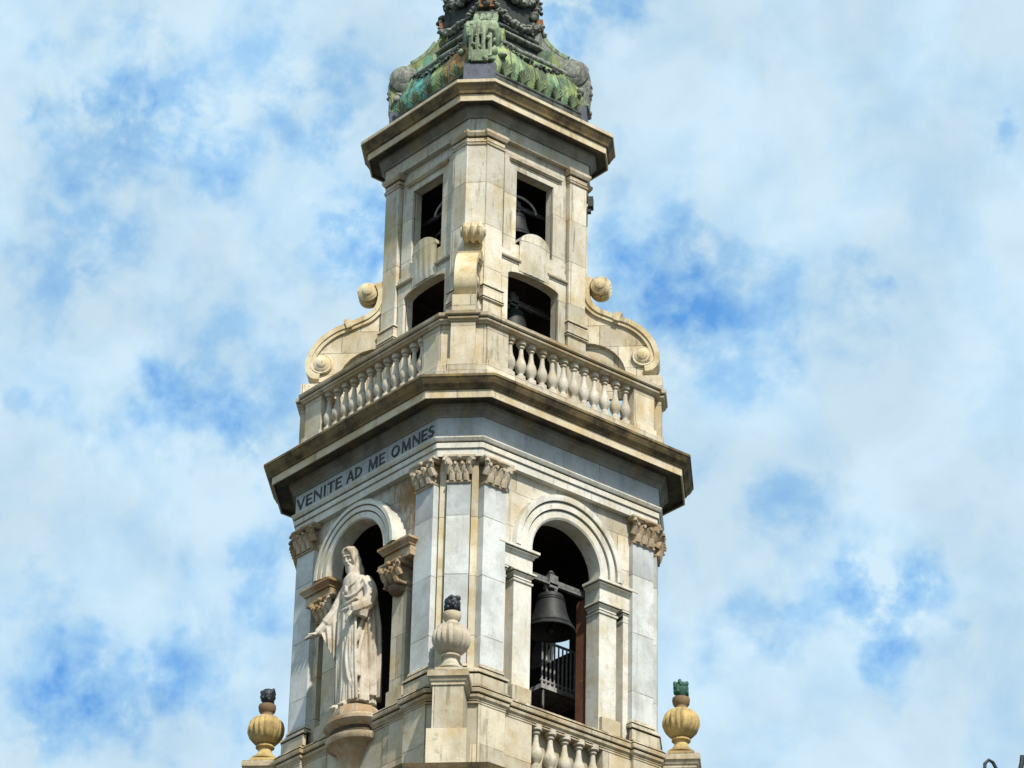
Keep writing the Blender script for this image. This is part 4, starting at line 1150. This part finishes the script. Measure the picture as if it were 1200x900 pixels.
# ------------------------------------------------------------------ urn finials on their pedestals
def pedestal(phi):
    bm = BM(); r = 5.07
    box(bm, phi, -.355, .355, r - .6, r + .355, -8.0, -6.86)
    box(bm, phi, -.46, .46, r - .6, r + .46, -8.84, -7.98)
    p = part('urn_pedestal', bm, M['cream'])
    bm = BM(); sweep(bm, rect_path(phi, -.355, .355, r - .5, r + .355), [(-.1, -6.87), (.03, -6.87), (.03, -6.82), (.06, -6.78), (.09, -6.7), (.12, -6.68), (.12, -6.55), (.09, -6.52), (-.1, -6.46)], cap=True)
    part('pedestal_cap', bm, M['mould'], p)
for phi in CORN: pedestal(phi)
UP = [(.0, .0), (.30, .0), (.30, .09), (.33, .10), (.33, .14), (.24, .20), (.17, .32), (.165, .40), (.23, .43), (.23, .47), (.17, .50), (.28, .56), (.38, .68), (.43, .83), (.43, .95), (.40, 1.08), (.33, 1.18), (.22, 1.25), (.16, 1.28), (.155, 1.34), (.20, 1.40), (.22, 1.50), (.21, 1.56), (.15, 1.58)]
def urn(phi, label, body_m, bud_m, seed):
    c = fp(phi, 0, 5.07, ZB - 6.46)
    u = thing('urn_finial', label, 'urn', c, R(phi), 'urns on the corner pedestals')
    bm = BM(); lathe(bm, UP[1:19], 64, 18, .52, 1.26, .17); obj('urn_body', bm, M[body_m], u, smooth=50)
    bm = BM(); lathe(bm, [(.14, 1.26)] + UP[18:], 24); obj('urn_neck', bm, M['urn_neck' if body_m == 'urn_yellow' else 'mould'], u, smooth=40)
    bm = BM(); box(bm, 0, -.32, .32, -.32, .32, -.0, .06); obj('foot', bm, M[body_m], u)
    bm = BM(); lathe(bm, [(.10, 1.57), (.12, 1.62), (.17, 1.70), (.185, 1.80), (.17, 1.90), (.12, 1.97), (.04, 2.0)], 14)
    rnd = random.Random(seed)
    for i in range(26):
        a = rnd.uniform(0, 6.28); z = rnd.uniform(1.66, 1.95)
        blob(bm, Vector((.15 * math.cos(a), .15 * math.sin(a), z)), (.05, .05, .07), 6)
    obj('flame_bud', bm, M[bud_m], u, smooth=60)
urn(-45, 'cream fluted stone urn with black bud on the front pedestal before the tower corner', 'urn', 'bud_black', 1)
urn(45, 'yellow stained stone urn with green bud at the right corner of the tower', 'urn_yellow', 'bud_green', 2)
urn(-135, 'yellow stained stone urn with black bud at the left corner of the tower', 'urn_yellow', 'bud_black', 3)

# ------------------------------------------------------------------ bells
def bell(name_label, loc, rotz, s, group='bells of the tower', beam=1.15):
    b = thing('bell', name_label, 'bell', loc, rotz, group)
    bm = BM()
    P = [(.62, 0), (.625, .03), (.60, .07), (.53, .18), (.46, .34), (.40, .54), (.365, .72), (.345, .86), (.31, .95), (.22, 1.0), (.10, 1.03)]
    inner = [(.0, .93), (.28, .88), (.31, .7), (.36, .45), (.45, .22), (.55, .05), (.62, 0)]
    lathe(bm, [(r * s, z * s) for r, z in inner + P], 40, cap=False)
    for zz, rr in ((.10, .585), (.14, .56), (.78, .362), (.84, .352)):
        tube(bm, [(rr * s * math.cos(2 * PI * i / 40), rr * s * math.sin(2 * PI * i / 40), zz * s) for i in range(41)], .012 * s, 6, cap=False)
    obj('bell_body', bm, M['bronze'], b, smooth=35)
    bm = BM(); tube(bm, [(0, 0, .9 * s), (0, 0, .15 * s)], .03 * s, 8); blob(bm, Vector((0, 0, .05 * s)), .10 * s, 12); obj('clapper', bm, M['black_iron'], b, smooth=True)
    bm = BM()                  # headstock beam and straps
    box(bm, 0, -beam, beam, -.07 * s, .02 * s, 1.33 * s, 1.42 * s)
    box(bm, 0, -beam, beam, .03 * s, .12 * s, 1.20 * s, 1.26 * s)
    obj('yoke', bm, M['iron'], b)
    bm = BM()
    box(bm, 0, -.13 * s, .13 * s, -.12 * s, .12 * s, 1.14 * s, 1.48 * s); lathe(bm, [(.11 * s, 1.46 * s), (.13 * s, 1.5 * s), (.06 * s, 1.54 * s), (.09 * s, 1.58 * s), (.03 * s, 1.63 * s)], 10)
    for q in (-1, 1): tube(bm, [(0, q * .2 * s, 1.30 * s), (0, q * .16 * s, 1.16 * s), (0, q * .1 * s, 1.04 * s)], .035 * s, 6)
    for x in (-.09, .09): tube(bm, [(x * s, x * s, .98 * s), (x * s * 1.2, x * s * .6, 1.12 * s)], .05 * s, 8)
    obj('crown', bm, M['iron'], b)
    return b
bell('large dark bronze bell hanging in the right arch beside the brick jamb', (2.72, .12, ZB - 3.92), 0, 1.0)
bell('dark bell glimpsed in the low wide opening of the right face', (1.0, .12, ZB + 4.75), 0, .95, beam=1.2)
for b_ in (bell('dark bell in the small square window high on the right face', (1.12, .05, ZB + 7.75), 0, .78, beam=1.2),
           bell('dark bell in the small square window high on the left face', (.05, -1.12, ZB + 7.75), R(-90), .78, beam=1.2)):
    bm = BM()
    tube(bm, [(.22, .52 * math.cos(a), .86 + .34 * math.sin(a)) for a in [PI * i / 16 for i in range(17)]], .032, 6)
    obj('stirrup', bm, M['pale_iron'], b_, smooth=True)
# ---- iron landing with a railing behind the bell
L = thing('iron_landing', 'grey iron landing with barred railing behind the large bell', 'railing', (0, 0, ZB))
LX0, LX1, LY = .2, 1.5, 2.3
bm = BM(); box(bm, 0, .9, LY, .6, 1.5, -4.72, -4.6); obj('landing_slab', bm, M['pale_iron'], L)
bm = BM()
for i in range(11):
    y = .95 + i * .13
    tube(bm, [(1.46, y, -4.6), (1.46, y, -3.45)], .022, 6)
tube(bm, [(1.46, .9, -3.45), (1.46, LY, -3.45)], .035, 6)
tube(bm, [(1.46, .9, -4.5), (1.46, LY, -4.5)], .03, 6)
obj('railing', bm, M['pale_iron'], L)
bm = BM(); tube(bm, [(1.45, 1.0, -4.7), (1.45, 1.0, -8.35)], .03, 6); tube(bm, [(1.45, 2.2, -4.7), (1.45, 2.2, -8.35)], .03, 6); obj('post', bm, M['iron'], L)

# ------------------------------------------------------------------ street lamp whose iron crown just enters the lower right corner
def lamp():
    d = px_dir(1180, 897); dist = 24.0
    base = cam.location + d * (dist / math.hypot(d.x, d.y))
    z = base.z
    t = thing('street_lamp', 'black iron street lamp whose curled crown tips enter at the lower right corner', 'street lamp', (base.x, base.y, 0))
    rt = Vector((RT.x, RT.y, 0)).normalized()
    bm = BM(); lathe(bm, [(.16, 0), (.16, .3), (.1, .4), (.07, .9), (.055, z - 1.4), (.07, z - 1.35), (.09, z - 1.25)], 12); obj('pole', bm, M['black_iron'], t, smooth=40)
    bm = BM(); lathe(bm, [(.12, z - 1.22), (.21, z - .55), (.21, z - .5)], 6); obj('lantern', bm, M['iron'], t)
    bm = BM(); lathe(bm, [(.25, z - .5), (.2, z - .4), (.08, z - .25), (.03, z - .2), (.03, z - .12)], 6); obj('roof', bm, M['black_iron'], t)
    bm = BM()
    def rr(x, h): return Vector((rt.x * x, rt.y * x, z + h))
    pp = 24.5 / 4346.6
    tube(bm, [rr(-.20, -.45), rr(-28 * pp, -.08), rr(-27 * pp, .01), rr(-22 * pp, .04), rr(-17 * pp, .02), rr(-13 * pp, -.03), rr(-.05, -.12)], .0125, 8)
    tube(bm, [rr(.02, -.14), rr(15 * pp, -.06), rr(18.5 * pp, .02), rr(19.5 * pp, .075)], [.02, .02, .019, .017], 8)
    obj('crown_scroll', bm, M['black_iron'], t, smooth=True)
lamp()
